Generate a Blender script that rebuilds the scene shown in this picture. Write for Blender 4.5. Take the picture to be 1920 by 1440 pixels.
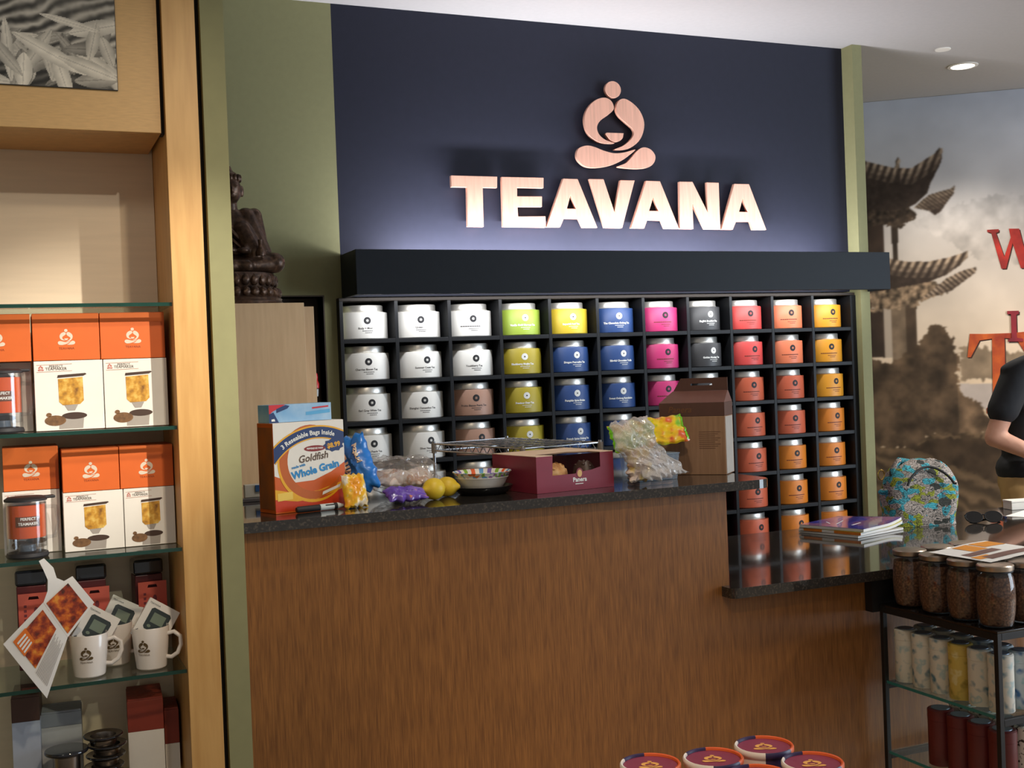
import bpy, bmesh, math, random
import numpy as np
from mathutils import Vector, Matrix, noise as mnoise
from mathutils.geometry import tessellate_polygon

for o in list(bpy.data.objects):
    bpy.data.objects.remove(o, do_unlink=True)
SC = bpy.context.scene
COL = SC.collection
random.seed(7)
np.random.seed(7)
R = math.radians
PI = math.pi

# ------------------------------------------------------------------ camera
def make_camera():
    yaw, pitch, roll, f = R(23.105), R(0.577), R(2.189), 2223.0
    f0 = Vector((math.sin(yaw), math.cos(yaw), 0)); r0 = Vector((math.cos(yaw), -math.sin(yaw), 0)); z = Vector((0, 0, 1))
    fw = f0*math.cos(pitch) - z*math.sin(pitch)
    u0 = z*math.cos(pitch) + f0*math.sin(pitch)
    r = r0*math.cos(roll) - u0*math.sin(roll)
    u = u0*math.cos(roll) + r0*math.sin(roll)
    cam = bpy.data.cameras.new('camera')
    cam.sensor_width = 36.0; cam.sensor_fit = 'HORIZONTAL'
    cam.lens = 36.0*f/1920.0
    cam.clip_start = 0.05; cam.clip_end = 60
    ob = bpy.data.objects.new('camera', cam); COL.objects.link(ob)
    m = Matrix.Identity(4)
    for i in range(3):
        m[i][0] = r[i]; m[i][1] = u[i]; m[i][2] = -fw[i]
    m[0][3], m[1][3], m[2][3] = 0.0, 0.0, 1.52
    ob.matrix_world = m
    SC.camera = ob
make_camera()

# ------------------------------------------------------------------ world, lamps, exposure
SC.view_settings.view_transform = 'Standard'
SC.view_settings.look = 'None'
SC.view_settings.gamma = 1.0
SC.view_settings.use_curve_mapping = False
SC.view_settings.exposure = 0.0

wd = bpy.data.worlds.new('world'); SC.world = wd
wd.use_nodes = True
bg = wd.node_tree.nodes['Background']
bg.inputs['Color'].default_value = (1.0, 0.97, 0.92, 1)
bg.inputs['Strength'].default_value = 0.28

def lamp(name, kind, loc, target, power, color, size=0.1, size_y=None, spot=60, blend=0.3):
    d = bpy.data.lights.new(name, kind)
    d.energy = power; d.color = color
    if kind == 'AREA':
        d.shape = 'RECTANGLE'; d.size = size; d.size_y = size_y or size
    else:
        d.shadow_soft_size = size
    if kind == 'SPOT':
        d.spot_size = R(spot); d.spot_blend = blend
    o = bpy.data.objects.new(name, d); COL.objects.link(o)
    o.location = loc
    o.rotation_euler = (Vector(target)-Vector(loc)).to_track_quat('-Z', 'Y').to_euler()
    return o

WARM = (1.0, 0.80, 0.56); NEUT = (1.0, 0.92, 0.80); COOL = (0.72, 0.86, 1.0)
# assumed ceiling spots (unseen track heads behind and above the viewer) that wash the display and the counter
lamp('assumed_spot_display', 'SPOT', (1.80, 0.05, 2.88), (0.20, 2.42, 1.535), 430, NEUT, 0.02, spot=13.5, blend=0.85)  # unseen spot, assumed from the hard shade edges inside the case
lamp('assumed_spot_display_second', 'SPOT', (0.98, 0.10, 2.88), (0.12, 2.45, 1.60), 46, NEUT, 0.02, spot=30, blend=0.8)  # second unseen spot, assumed from the other shade edge
lamp('fill_spot_display_side', 'SPOT', (-0.7, 0.7, 2.88), (0.1, 2.5, 1.7), 26, NEUT, 0.25, spot=40, blend=0.9)  # added soft fill, lifts the shaded inside of the case
lamp('assumed_spot_counter', 'SPOT', (0.75, 0.6, 2.88), (0.80, 2.8, 0.75), 58, WARM, 0.05, spot=62, blend=0.9)  # assumed unseen spot, warms the counter front
lamp('added_spot_counter_items', 'SPOT', (1.2, 2.1, 2.9), (1.25, 3.0, 1.2), 36, NEUT, 0.05, spot=75, blend=0.8)  # added unseen spot, brightens the snacks and the tins behind
lamp('added_spot_table', 'SPOT', (0.6, 1.2, 2.9), (1.15, 1.85, 0.8), 75, WARM, 0.04, spot=45, blend=0.6)  # added unseen spot, brightens the foreground tins
lamp('downlight_mural', 'SPOT', (4.39, 4.49, 2.90), (4.6, 4.6, 0.0), 70, NEUT, 0.05, spot=110, blend=0.8)
lamp('added_spot_counter_end', 'SPOT', (2.9, 2.9, 2.9), (2.9, 3.0, 0.9), 18, NEUT, 0.05, spot=90, blend=0.8)  # added unseen spot, lifts the low worktop
lamp('bounce_fill_right_near', 'SPOT', (4.3, 2.0, 2.9), (4.3, 2.1, 0.0), 165, NEUT, 0.06, spot=120, blend=0.6)  # added wide spot, bounces off the floor to lift the right side
lamp('bounce_fill_right_far', 'SPOT', (5.6, 3.2, 2.9), (5.4, 3.6, 0.0), 165, NEUT, 0.06, spot=120, blend=0.6)  # second added spot, brightens ceiling and mural by floor bounce
# fluorescent tubes in the cove behind the fascia, washing the navy wall upward
for i, (xa, xb, pw) in enumerate(((1.38, 2.15, 14.5), (2.17, 2.85, 10.5), (2.87, 3.46, 6.0))):
    lamp('cove_tube', 'AREA', ((xa+xb)/2, 4.262, 1.915), ((xa+xb)/2, 4.40, 2.22), pw, (0.94, 0.94, 1.0), xb-xa, 0.03)
# strip under the fascia, just behind its lip, lighting the tins
lamp('tin_strip', 'AREA', (2.38, 4.225, 1.836), (2.38, 4.43, 1.60), 6.2, (0.97, 0.98, 1.0), 2.3, 0.02)
# added area light for assumed daylight from the far right, no shop front built
lamp('assumed_daylight_area', 'AREA', (6.6, 0.2, 1.6), (2.6, 2.8, 1.2), 150, COOL, 2.6, 2.4)

# ------------------------------------------------------------------ materials
def lin(c):
    c = c/255.0
    return c/12.92 if c <= 0.04045 else ((c+0.055)/1.055)**2.4
def S(r, g, b):
    return (lin(r), lin(g), lin(b), 1.0)
MATS = {}
def newmat(name):
    m = bpy.data.materials.new(name); m.use_nodes = True
    MATS[name] = m
    nt = m.node_tree
    return m, nt, nt.nodes['Principled BSDF']
def mat(name, rgb, rough=0.5, metal=0.0, var=0.07, scale=25.0, stretch=(1, 1, 1), bump=0.0, spec=0.5, coat=0.0, rgb2=None, detail=3.0):
    if name in MATS: return MATS[name]
    m, nt, p = newmat(name)
    N, L = nt.nodes, nt.links
    tc = N.new('ShaderNodeTexCoord'); mp = N.new('ShaderNodeMapping')
    mp.inputs['Scale'].default_value = stretch
    nz = N.new('ShaderNodeTexNoise'); nz.inputs['Scale'].default_value = scale; nz.inputs['Detail'].default_value = detail
    L.new(tc.outputs['Object'], mp.inputs['Vector']); L.new(mp.outputs['Vector'], nz.inputs['Vector'])
    mx = N.new('ShaderNodeMix'); mx.data_type = 'RGBA'
    c = S(*rgb)
    if rgb2 is None:
        a = tuple(min(1, x*(1-var)) for x in c[:3])+(1,); b = tuple(min(1, x*(1+var)) for x in c[:3])+(1,)
    else:
        a, b = c, S(*rgb2)
    mx.inputs['A'].default_value = a; mx.inputs['B'].default_value = b
    rm = N.new('ShaderNodeMapRange'); rm.inputs['From Min'].default_value = 0.3; rm.inputs['From Max'].default_value = 0.7
    L.new(nz.outputs['Fac'], rm.inputs['Value']); L.new(rm.outputs['Result'], mx.inputs['Factor'])
    L.new(mx.outputs['Result'], p.inputs['Base Color'])
    p.inputs['Roughness'].default_value = rough; p.inputs['Metallic'].default_value = metal
    p.inputs['Specular IOR Level'].default_value = spec; p.inputs['Coat Weight'].default_value = coat
    if bump:
        bp = N.new('ShaderNodeBump'); bp.inputs['Strength'].default_value = bump; bp.inputs['Distance'].default_value = 0.004
        L.new(nz.outputs['Fac'], bp.inputs['Height']); L.new(bp.outputs['Normal'], p.inputs['Normal'])
    return m
def ramp_mat(name, stops, kind='noise', scale=20.0, stretch=(1, 1, 1), rough=0.5, spec=0.5, coat=0.0, interp='LINEAR', detail=4.0, distort=0.0, bump=0.0):
    if name in MATS: return MATS[name]
    m, nt, p = newmat(name)
    N, L = nt.nodes, nt.links
    tc = N.new('ShaderNodeTexCoord'); mp = N.new('ShaderNodeMapping'); mp.inputs['Scale'].default_value = stretch
    L.new(tc.outputs['Object'], mp.inputs['Vector'])
    if kind == 'noise':
        t = N.new('ShaderNodeTexNoise'); t.inputs['Scale'].default_value = scale; t.inputs['Detail'].default_value = detail
        t.inputs['Distortion'].default_value = distort; out = t.outputs['Fac']
    elif kind == 'voronoi':
        t = N.new('ShaderNodeTexVoronoi'); t.inputs['Scale'].default_value = scale; out = t.outputs['Color']
    else:
        t = N.new('ShaderNodeTexWave'); t.inputs['Scale'].default_value = scale; t.inputs['Distortion'].default_value = distort
        t.inputs['Detail'].default_value = detail; out = t.outputs['Fac']
    L.new(mp.outputs['Vector'], t.inputs['Vector'])
    cr = N.new('ShaderNodeValToRGB'); cr.color_ramp.interpolation = interp
    e = cr.color_ramp.elements
    while len(e) < len(stops): e.new(0.5)
    for el, (pos, c) in zip(e, stops):
        el.position = pos; el.color = S(*c)
    if kind == 'voronoi':
        sp = N.new('ShaderNodeSeparateColor'); L.new(out, sp.inputs['Color']); out = sp.outputs['Red']
    L.new(out, cr.inputs['Fac']); L.new(cr.outputs['Color'], p.inputs['Base Color'])
    p.inputs['Roughness'].default_value = rough; p.inputs['Specular IOR Level'].default_value = spec; p.inputs['Coat Weight'].default_value = coat
    if bump:
        bp = N.new('ShaderNodeBump'); bp.inputs['Strength'].default_value = bump; bp.inputs['Distance'].default_value = 0.003
        L.new(t.outputs[0], bp.inputs['Height']); L.new(bp.outputs['Normal'], p.inputs['Normal'])
    return m
def glass_mat(name, tint=(0.9, 0.96, 0.93), refl=0.08, rough=0.02, haze=0.0, hazecol=(200, 200, 200)):
    """thin clear sheet: lets light through with a tint, mirrors a little, optional milky haze"""
    if name in MATS: return MATS[name]
    m, nt, p = newmat(name)
    N, L = nt.nodes, nt.links
    out = nt.nodes['Material Output']; N.remove(p)
    tr = N.new('ShaderNodeBsdfTransparent'); tr.inputs['Color'].default_value = tint+(1,)
    gl = N.new('ShaderNodeBsdfGlossy'); gl.inputs['Roughness'].default_value = rough
    lw = N.new('ShaderNodeLayerWeight'); lw.inputs['Blend'].default_value = 0.5
    pw = N.new('ShaderNodeMath'); pw.operation = 'POWER'; pw.inputs[1].default_value = 4.0
    L.new(lw.outputs['Facing'], pw.inputs[0])
    nz = N.new('ShaderNodeTexNoise'); nz.inputs['Scale'].default_value = 60
    mr = N.new('ShaderNodeMapRange'); mr.inputs['To Min'].default_value = refl; mr.inputs['To Max'].default_value = 0.7
    L.new(pw.outputs[0], mr.inputs['Value'])
    mx = N.new('ShaderNodeMixShader')
    L.new(mr.outputs['Result'], mx.inputs['Fac']); L.new(tr.outputs[0], mx.inputs[1]); L.new(gl.outputs[0], mx.inputs[2])
    last = mx
    if haze:
        df = N.new('ShaderNodeBsdfDiffuse'); df.inputs['Color'].default_value = S(*hazecol)
        m2 = N.new('ShaderNodeMixShader')
        mr2 = N.new('ShaderNodeMapRange'); mr2.inputs['To Min'].default_value = haze*0.4; mr2.inputs['To Max'].default_value = haze*1.6
        L.new(nz.outputs['Fac'], mr2.inputs['Value']); L.new(mr2.outputs['Result'], m2.inputs['Fac'])
        L.new(mx.outputs[0], m2.inputs[1]); L.new(df.outputs[0], m2.inputs[2]); last = m2
    L.new(last.outputs[0], out.inputs['Surface'])
    return m
def emit_mat(name, rgb, strength):
    if name in MATS: return MATS[name]
    m, nt, p = newmat(name)
    p.inputs['Base Color'].default_value = S(*rgb)
    p.inputs['Emission Color'].default_value = S(*rgb); p.inputs['Emission Strength'].default_value = strength
    return m
def vcol_mat(name, rough=0.6, spec=0.3):
    if name in MATS: return MATS[name]
    m, nt, p = newmat(name)
    a = nt.nodes.new('ShaderNodeVertexColor'); a.layer_name = 'Print'
    nt.links.new(a.outputs['Color'], p.inputs['Base Color'])
    p.inputs['Roughness'].default_value = rough; p.inputs['Specular IOR Level'].default_value = spec
    return m

def wood_mat(name, dark, light, rough=0.4, sx=220, sz=4.0, coat=0.1):
    """fine straight vertical grain"""
    if name in MATS: return MATS[name]
    m, nt, p = newmat(name)
    N, L = nt.nodes, nt.links
    tc = N.new('ShaderNodeTexCoord')
    facs = []
    for k, (a, b) in enumerate(((sx, sz), (sx*0.22, sz*0.5), (3.0, 1.2))):
        mp = N.new('ShaderNodeMapping'); mp.inputs['Scale'].default_value = (a, a, b)
        nz = N.new('ShaderNodeTexNoise'); nz.inputs['Scale'].default_value = 1.0; nz.inputs['Detail'].default_value = 3
        L.new(tc.outputs['Object'], mp.inputs['Vector']); L.new(mp.outputs['Vector'], nz.inputs['Vector'])
        facs.append(nz.outputs['Fac'])
    a = N.new('ShaderNodeMath'); a.operation = 'MULTIPLY_ADD'; a.inputs[1].default_value = 0.5
    L.new(facs[0], a.inputs[0])
    b = N.new('ShaderNodeMath'); b.operation = 'MULTIPLY'; b.inputs[1].default_value = 0.3; L.new(facs[1], b.inputs[0])
    L.new(b.outputs[0], a.inputs[2])
    c = N.new('ShaderNodeMath'); c.operation = 'MULTIPLY_ADD'; c.inputs[1].default_value = 0.15
    L.new(facs[2], c.inputs[0]); L.new(a.outputs[0], c.inputs[2])
    cr = N.new('ShaderNodeValToRGB'); e = cr.color_ramp.elements
    e[0].position = 0.36; e[0].color = S(*dark); e[1].position = 0.58; e[1].color = S(*light)
    L.new(c.outputs[0], cr.inputs['Fac']); L.new(cr.outputs['Color'], p.inputs['Base Color'])
    p.inputs['Roughness'].default_value = rough; p.inputs['Coat Weight'].default_value = coat; p.inputs['Coat Roughness'].default_value = 0.3
    return m

# ------------------------------------------------------------------ mesh helpers
class MB:
    def __init__(s): s.v = []; s.f = []; s.m = []; s.k = 0
    def add(s, vs, fs):
        b = len(s.v); s.v += [tuple(x) for x in vs]
        for f in fs: s.f.append(tuple(b+i for i in f)); s.m.append(s.k)
        return s
    def mi(s, k): s.k = k; return s
    def box(s, x0, x1, y0, y1, z0, z1):
        v = [(x0, y0, z0), (x1, y0, z0), (x1, y1, z0), (x0, y1, z0), (x0, y0, z1), (x1, y0, z1), (x1, y1, z1), (x0, y1, z1)]
        return s.add(v, [(0, 3, 2, 1), (4, 5, 6, 7), (0, 1, 5, 4), (1, 2, 6, 5), (2, 3, 7, 6), (3, 0, 4, 7)])
    def lathe(s, prof, seg=32, c=(0, 0, 0), sx=1.0, sy=1.0):
        v = []; f = []; n = len(prof)
        for i in range(seg):
            a = 2*PI*i/seg; ca, sa = math.cos(a), math.sin(a)
            for r, z in prof: v.append((c[0]+r*ca*sx, c[1]+r*sa*sy, c[2]+z))
        for i in range(seg):
            j = (i+1) % seg
            for k in range(n-1): f.append((i*n+k, j*n+k, j*n+k+1, i*n+k+1))
        if prof[0][0] > 1e-6: f.append(tuple(i*n for i in range(seg))[::-1])
        if prof[-1][0] > 1e-6: f.append(tuple(i*n+n-1 for i in range(seg)))
        return s.add(v, f)
    def tube(s, pts, r, seg=8, closed=False, caps=True):
        pts = [Vector(p) for p in pts]; n = len(pts); v = []; f = []
        rs = r if isinstance(r, (list, tuple)) else [r]*n
        up = None
        for i in range(n):
            if closed: t = (pts[(i+1) % n]-pts[i-1])
            else: t = pts[min(i+1, n-1)]-pts[max(i-1, 0)]
            t = t.normalized() if t.length > 1e-9 else Vector((0, 0, 1))
            if up is None: up = Vector((0, 0, 1)) if abs(t.z) < 0.9 else Vector((1, 0, 0))
            a = t.cross(up)
            if a.length < 1e-4: a = t.orthogonal()
            a.normalize(); b = a.cross(t).normalized(); up = b
            for k in range(seg):
                w = 2*PI*k/seg
                v.append(pts[i]+a*(rs[i]*math.cos(w))+b*(rs[i]*math.sin(w)))
        m = n if closed else n-1
        for i in range(m):
            j = (i+1) % n
            for k in range(seg):
                l = (k+1) % seg
                f.append((i*seg+k, i*seg+l, j*seg+l, j*seg+k))
        if not closed and caps:
            f.append(tuple(range(seg))); f.append(tuple((n-1)*seg+k for k in range(seg))[::-1])
        return s.add(v, f)
    def ell(s, c, r, seg=20, ring=12, rot=None):
        v = []; f = []
        c = Vector(c)
        for i in range(1, ring):
            t = PI*i/ring
            for k in range(seg):
                a = 2*PI*k/seg
                q = Vector((r[0]*math.sin(t)*math.cos(a), r[1]*math.sin(t)*math.sin(a), r[2]*math.cos(t)))
                if rot: q = rot @ q
                v.append(c+q)
        top = Vector((0, 0, r[2])); bot = Vector((0, 0, -r[2]))
        if rot: top = rot @ top; bot = rot @ bot
        v.append(c+top); v.append(c+bot); T = len(v)-2; B = T+1
        for i in range(ring-2):
            for k in range(seg):
                l = (k+1) % seg
                f.append((i*seg+k, (i+1)*seg+k, (i+1)*seg+l, i*seg+l))
        for k in range(seg):
            l = (k+1) % seg
            f.append((T, k, l)); f.append((B, (ring-2)*seg+l, (ring-2)*seg+k))
        return s.add(v, f)
    def cone(s, p0, r0, p1, r1, seg=14):
        """capsule with two radii (closed), for the voxel union"""
        p0 = Vector(p0); p1 = Vector(p1)
        s.ell(p0, (r0, r0, r0), seg, 8); s.ell(p1, (r1, r1, r1), seg, 8)
        return s.tube([p0, p1], [r0, r1], seg)
    def loops(s, loops, fr, d0, d1):
        """extrude 2d loops (outer, holes...) between depths d0 (front) and d1 (back); fr(u,v,d) -> point"""
        flat = [p for l in loops for p in l]
        tris = tessellate_polygon([[Vector((p[0], p[1], 0)) for p in l] for l in loops])
        n = len(flat)
        v = [fr(p[0], p[1], d0) for p in flat]+[fr(p[0], p[1], d1) for p in flat]
        f = []
        for t in tris:
            f.append(tuple(t)); f.append(tuple(i+n for i in reversed(t)))
        b = 0
        for l in loops:
            m = len(l)
            for i in range(m):
                j = (i+1) % m
                f.append((b+i, b+j, b+j+n, b+i+n))
            b += m
        return s.add(v, f)
    def poly(s, pts, fr, d):
        tris = tessellate_polygon([[Vector((p[0], p[1], 0)) for p in pts]])
        return s.add([fr(p[0], p[1], d) for p in pts], [tuple(t) for t in tris])
    def grid(s, nu, nv, fn, wrap=False):
        v = [fn(i/(nu-(0 if wrap else 1)), j/(nv-1)) for i in range(nu) for j in range(nv)]
        f = []
        for i in range(nu if wrap else nu-1):
            k = (i+1) % nu
            for j in range(nv-1): f.append((i*nv+j, k*nv+j, k*nv+j+1, i*nv+j+1))
        return s.add(v, f)

def fixn(me):
    bm = bmesh.new(); bm.from_mesh(me); bmesh.ops.recalc_face_normals(bm, faces=bm.faces); bm.to_mesh(me); bm.free()

def obj(name, mb, mats, parent=None, smooth=False, bev=0.0, label=None, recalc=True, wn=True):
    if isinstance(mb, MB):
        me = bpy.data.meshes.new(name); me.from_pydata(mb.v, [], mb.f)
        if not isinstance(mats, (list, tuple)): mats = [mats]
        for m in mats: me.materials.append(m)
        if len(mats) > 1: me.polygons.foreach_set('material_index', mb.m)
        if recalc: fixn(me)
        if smooth:
            me.polygons.foreach_set('use_smooth', [True]*len(me.polygons))
            me.set_sharp_from_angle(angle=R(38))
        me.update()
    else: me = mb
    o = bpy.data.objects.new(name, me); COL.objects.link(o)
    if parent is not None: o.parent = parent
    if bev:
        b = o.modifiers.new('bevel', 'BEVEL'); b.width = bev; b.segments = 2; b.limit_method = 'ANGLE'; b.angle_limit = R(50)
    if label: o['label'] = label
    return o
def tag(o, label, cat, group=None):
    o['label'] = label; o['category'] = cat
    if group: o['group'] = group
    return o
def thing(name, label, cat, loc=(0, 0, 0), rz=0.0, group=None, rot=None):
    o = bpy.data.objects.new(name, None); COL.objects.link(o)
    o.empty_display_size = 0.05
    o.location = loc; o.rotation_euler = rot if rot else (0, 0, rz)
    return tag(o, label, cat, group)
def struct(name, mb, m, parent=None, **k):
    o = obj(name, mb, m, parent, **k)
    if parent is None: o['kind'] = 'structure'
    return o
def remesh(o, vox, smooth=6):
    r = o.modifiers.new('union', 'REMESH'); r.mode = 'VOXEL'; r.voxel_size = vox; r.use_smooth_shade = True
    if smooth:
        s = o.modifiers.new('soft', 'SMOOTH'); s.factor = 0.5; s.iterations = smooth
    return o

TXT = {}
def text_geo(t, size, bold=0.0, align='CENTER', shear=0.0):
    key = (t, size, bold, align, shear)
    if key in TXT: return TXT[key]
    c = bpy.data.curves.new('t', 'FONT'); c.body = t; c.size = size; c.align_x = align; c.align_y = 'CENTER'
    c.offset = bold; c.shear = shear; c.resolution_u = 2
    o = bpy.data.objects.new('t', c)
    me = bpy.data.meshes.new_from_object(o)
    vs = [tuple(v.co) for v in me.vertices]; fs = [tuple(p.vertices) for p in me.polygons]
    bpy.data.objects.remove(o); bpy.data.curves.remove(c); bpy.data.meshes.remove(me)
    TXT[key] = (vs, fs)
    return TXT[key]
def put_text(mb, t, size, fr, u0=0, v0=0, d=0.0, bold=0.0, align='CENTER', ang=0.0, shear=0.0, squash=1.0, arc=None):
    vs, fs = text_geo(t, size, bold, align, shear)
    ca, sa = math.cos(ang), math.sin(ang)
    out = []
    for x, y, z in vs:
        x *= squash
        if arc:                                   # bend along a circle of radius arc (positive: hump)
            a = x/arc; x2 = (arc+y)*math.sin(a); y = (arc+y)*math.cos(a)-arc; x = x2
        out.append(fr(u0+x*ca-y*sa, v0+x*sa+y*ca, d))
    mb.add(out, fs)
def plane_fr(o, ux, uy, n):
    o, ux, uy, n = Vector(o), Vector(ux), Vector(uy), Vector(n)
    return lambda u, v, d=0.0: o+ux*u+uy*v+n*d
def front_fr(x0=0, y0=0, z0=0):                    # a face that looks along local -Y
    return plane_fr((x0, y0, z0), (1, 0, 0), (0, 0, 1), (0, -1, 0))
def top_fr(x0=0, y0=0, z0=0):
    return plane_fr((x0, y0, z0), (1, 0, 0), (0, 1, 0), (0, 0, 1))
def cyl_fr(cx, cy, z0, rad, a0=0.0):
    def f(u, v, d=0.0):
        a = a0+u/rad; r = rad+d
        return Vector((cx+r*math.sin(a), cy-r*math.cos(a), z0+v))
    return f
def ellipse(cx, cy, rx, ry, n=24, a0=0, a1=2*PI):
    full = abs(a1-a0-2*PI) < 1e-6
    m = n if full else n+1
    return [(cx+rx*math.cos(a0+(a1-a0)*i/n), cy+ry*math.sin(a0+(a1-a0)*i/n)) for i in range(m)]
def disc(mb, cx, cy, r, fr, d, n=24, rings=3):
    v = [fr(cx, cy, d)]; f = []
    for k in range(1, rings+1):
        for i in range(n): v.append(fr(cx+r*k/rings*math.cos(2*PI*i/n), cy+r*k/rings*math.sin(2*PI*i/n), d))
    for i in range(n):
        j = (i+1) % n
        f.append((0, 1+i, 1+j))
        for k in range(rings-1): f.append((1+k*n+i, 1+(k+1)*n+i, 1+(k+1)*n+j, 1+k*n+j))
    mb.add(v, f)
def clip_rect(p, x0, x1, y0, y1):
    for ax, lim, sg in ((0, x0, 1), (0, x1, -1), (1, y0, 1), (1, y1, -1)):
        out = []
        for i in range(len(p)):
            a, b = p[i-1], p[i]; ia = sg*(a[ax]-lim) >= 0; ib = sg*(b[ax]-lim) >= 0
            if ia != ib:
                t = (lim-a[ax])/(b[ax]-a[ax]); out.append((a[0]+(b[0]-a[0])*t, a[1]+(b[1]-a[1])*t))
            if ib: out.append(tuple(b))
        p = out
        if not p: return p
    return p
def catmull(pts, k=5):
    n = len(pts); out = []
    for i in range(n):
        p0, p1, p2, p3 = [Vector(pts[(i+j) % n]) for j in (-1, 0, 1, 2)]
        for t in range(k):
            u = t/k
            q = 0.5*((2*p1)+(p2-p0)*u+(2*p0-5*p1+4*p2-p3)*u*u+(3*p1-p0-3*p2+p3)*u**3)
            out.append((q.x, q.y))
    return out

# value noise for painted print
def vnoise(x, y, seed=0, oct=4):
    rng = np.random.RandomState(seed); tot = np.zeros_like(x); amp = 1.0; s = 0
    for o in range(oct):
        g = rng.rand(64, 64)
        xi = np.floor(x).astype(int); yi = np.floor(y).astype(int); fx = x-xi; fy = y-yi
        fx = fx*fx*(3-2*fx); fy = fy*fy*(3-2*fy)
        a = g[xi % 64, yi % 64]; b = g[(xi+1) % 64, yi % 64]; c = g[xi % 64, (yi+1) % 64]; d = g[(xi+1) % 64, (yi+1) % 64]
        tot += amp*((a*(1-fx)+b*fx)*(1-fy)+(c*(1-fx)+d*fx)*fy); s += amp
        amp *= 0.5; x = x*2.03+7.1; y = y*2.03+3.7
    return tot/s
def inpoly(px, py, poly):
    ins = np.zeros(px.shape, bool); n = len(poly); j = n-1
    for i in range(n):
        xi, yi = poly[i]; xj, yj = poly[j]
        c = ((yi > py) != (yj > py))
        with np.errstate(divide='ignore', invalid='ignore'):
            c &= px < (xj-xi)*(py-yi)/((yj-yi) if yj != yi else 1e-9)+xi
        ins ^= c; j = i
    return ins
def painted(name, nu, nv, fr, u0, u1, v0, v1, paint, m, parent=None):
    """flat sheet with a printed picture held as vertex colours"""
    uu, vv = np.meshgrid(np.linspace(u0, u1, nu), np.linspace(v0, v1, nv), indexing='ij')
    rgb = np.clip(paint(uu, vv), 0, 255)/255.0
    l = np.where(rgb <= 0.04045, rgb/12.92, ((rgb+0.055)/1.055)**2.4)
    o0 = np.array(fr(0, 0, 0)); ax = np.array(fr(1, 0, 0))-o0; ay = np.array(fr(0, 1, 0))-o0
    P = o0+uu[..., None]*ax+vv[..., None]*ay
    idx = np.arange(nu*nv).reshape(nu, nv)
    q = np.stack([idx[:-1, :-1], idx[1:, :-1], idx[1:, 1:], idx[:-1, 1:]], -1).reshape(-1, 4)
    me = bpy.data.meshes.new(name)
    me.vertices.add(nu*nv); me.vertices.foreach_set('co', P.reshape(-1).astype(np.float32))
    me.loops.add(q.size); me.loops.foreach_set('vertex_index', q.reshape(-1).astype(np.int32))
    me.polygons.add(len(q)); me.polygons.foreach_set('loop_start', np.arange(0, q.size, 4, dtype=np.int32))
    me.update(calc_edges=True); me.validate()
    ca = me.color_attributes.new('Print', 'FLOAT_COLOR', 'POINT')
    a = np.ones((nu*nv, 4), np.float32); a[:, :3] = l.reshape(-1, 3)
    ca.data.foreach_set('color', a.reshape(-1))
    me.materials.append(m)
    o = bpy.data.objects.new(name, me); COL.objects.link(o)
    if parent: o.parent = parent
    return o

# ------------------------------------------------------------------ shared palette
M_green = mat('sage_paint', (142, 140, 100), 0.75, scale=40, var=0.03)
M_navy = mat('navy_paint', (35, 37, 52), 0.65, scale=30, var=0.05, spec=0.3)
M_fascia = mat('navy_laminate', (27, 33, 41), 0.55, scale=30, var=0.05, spec=0.3)
M_ceil = mat('ceiling_paint', (182, 179, 178), 0.9, scale=50, var=0.02)
M_floor = mat('floor_tile', (176, 156, 132), 0.5, scale=4, var=0.1)
M_maple = wood_mat('maple', (198, 150, 86), (218, 172, 106), 0.45, sx=60, sz=6, coat=0.05)
M_pmaple = wood_mat('pale_maple', (216, 182, 142), (230, 198, 158), 0.5, sx=60, sz=6, coat=0.0)
M_maple_h = mat('maple_header', (206, 164, 104), 0.45, scale=6, stretch=(8, 8, 60), var=0.07)
M_beige = mat('beige_laminate', (232, 214, 186), 0.6, scale=8, stretch=(1, 1, 12), var=0.03)
M_black = mat('black_laminate', (22, 23, 26), 0.5, scale=30, var=0.1, spec=0.3)
M_blackgap = mat('dark_recess', (22, 20, 18), 0.8, var=0.1)
M_zebra = wood_mat('zebrawood', (110, 68, 30), (150, 98, 47), 0.42, sx=320, sz=14.0)
M_granite = ramp_mat('black_granite', [(0.0, (34, 32, 31)), (0.55, (50, 46, 43)), (0.68, (84, 75, 66)), (0.75, (54, 50, 47)), (1.0, (40, 38, 37))],
                     scale=160, rough=0.07, detail=6, coat=0.35)
M_steel = mat('brushed_steel', (240, 236, 228), 0.34, 0.72, var=0.14, scale=22, stretch=(1, 1, 0.05))  # vertical tone bands imitate anisotropic sheen in the base colour
M_chrome = mat('chrome_wire', (190, 192, 196), 0.22, 1.0, var=0.04)
M_glass = glass_mat('clear_glass', (0.90, 0.965, 0.94), 0.05)
M_edge = mat('glass_edge', (22, 62, 52), 0.15, var=0.1, coat=0.4)
M_edge_teal = mat('glass_edge_teal', (40, 120, 118), 0.15, var=0.1, coat=0.4)
M_copper = mat('brushed_copper', (238, 182, 158), 0.42, 0.5, var=0.10, scale=5, stretch=(18, 18, 1.2))
M_white = mat('white_board', (238, 234, 226), 0.55, var=0.02)
M_paper = mat('white_paper', (236, 234, 230), 0.7, var=0.02)
M_ink = mat('black_ink', (34, 34, 38), 0.6)
M_inkw = mat('white_ink', (242, 242, 238), 0.6)
M_orange = mat('orange_board', (222, 104, 36), 0.5, var=0.04)

# ================================================================== THE ROOM
CEIL = 2.944
struct('floor', MB().box(-3.5, 8.5, -3.0, 7.5, -0.05, 0.0), M_floor)
struct('ceiling', MB().box(-3.5, 8.5, -1.2, 7.5, CEIL, CEIL+0.05), M_ceil)
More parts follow.
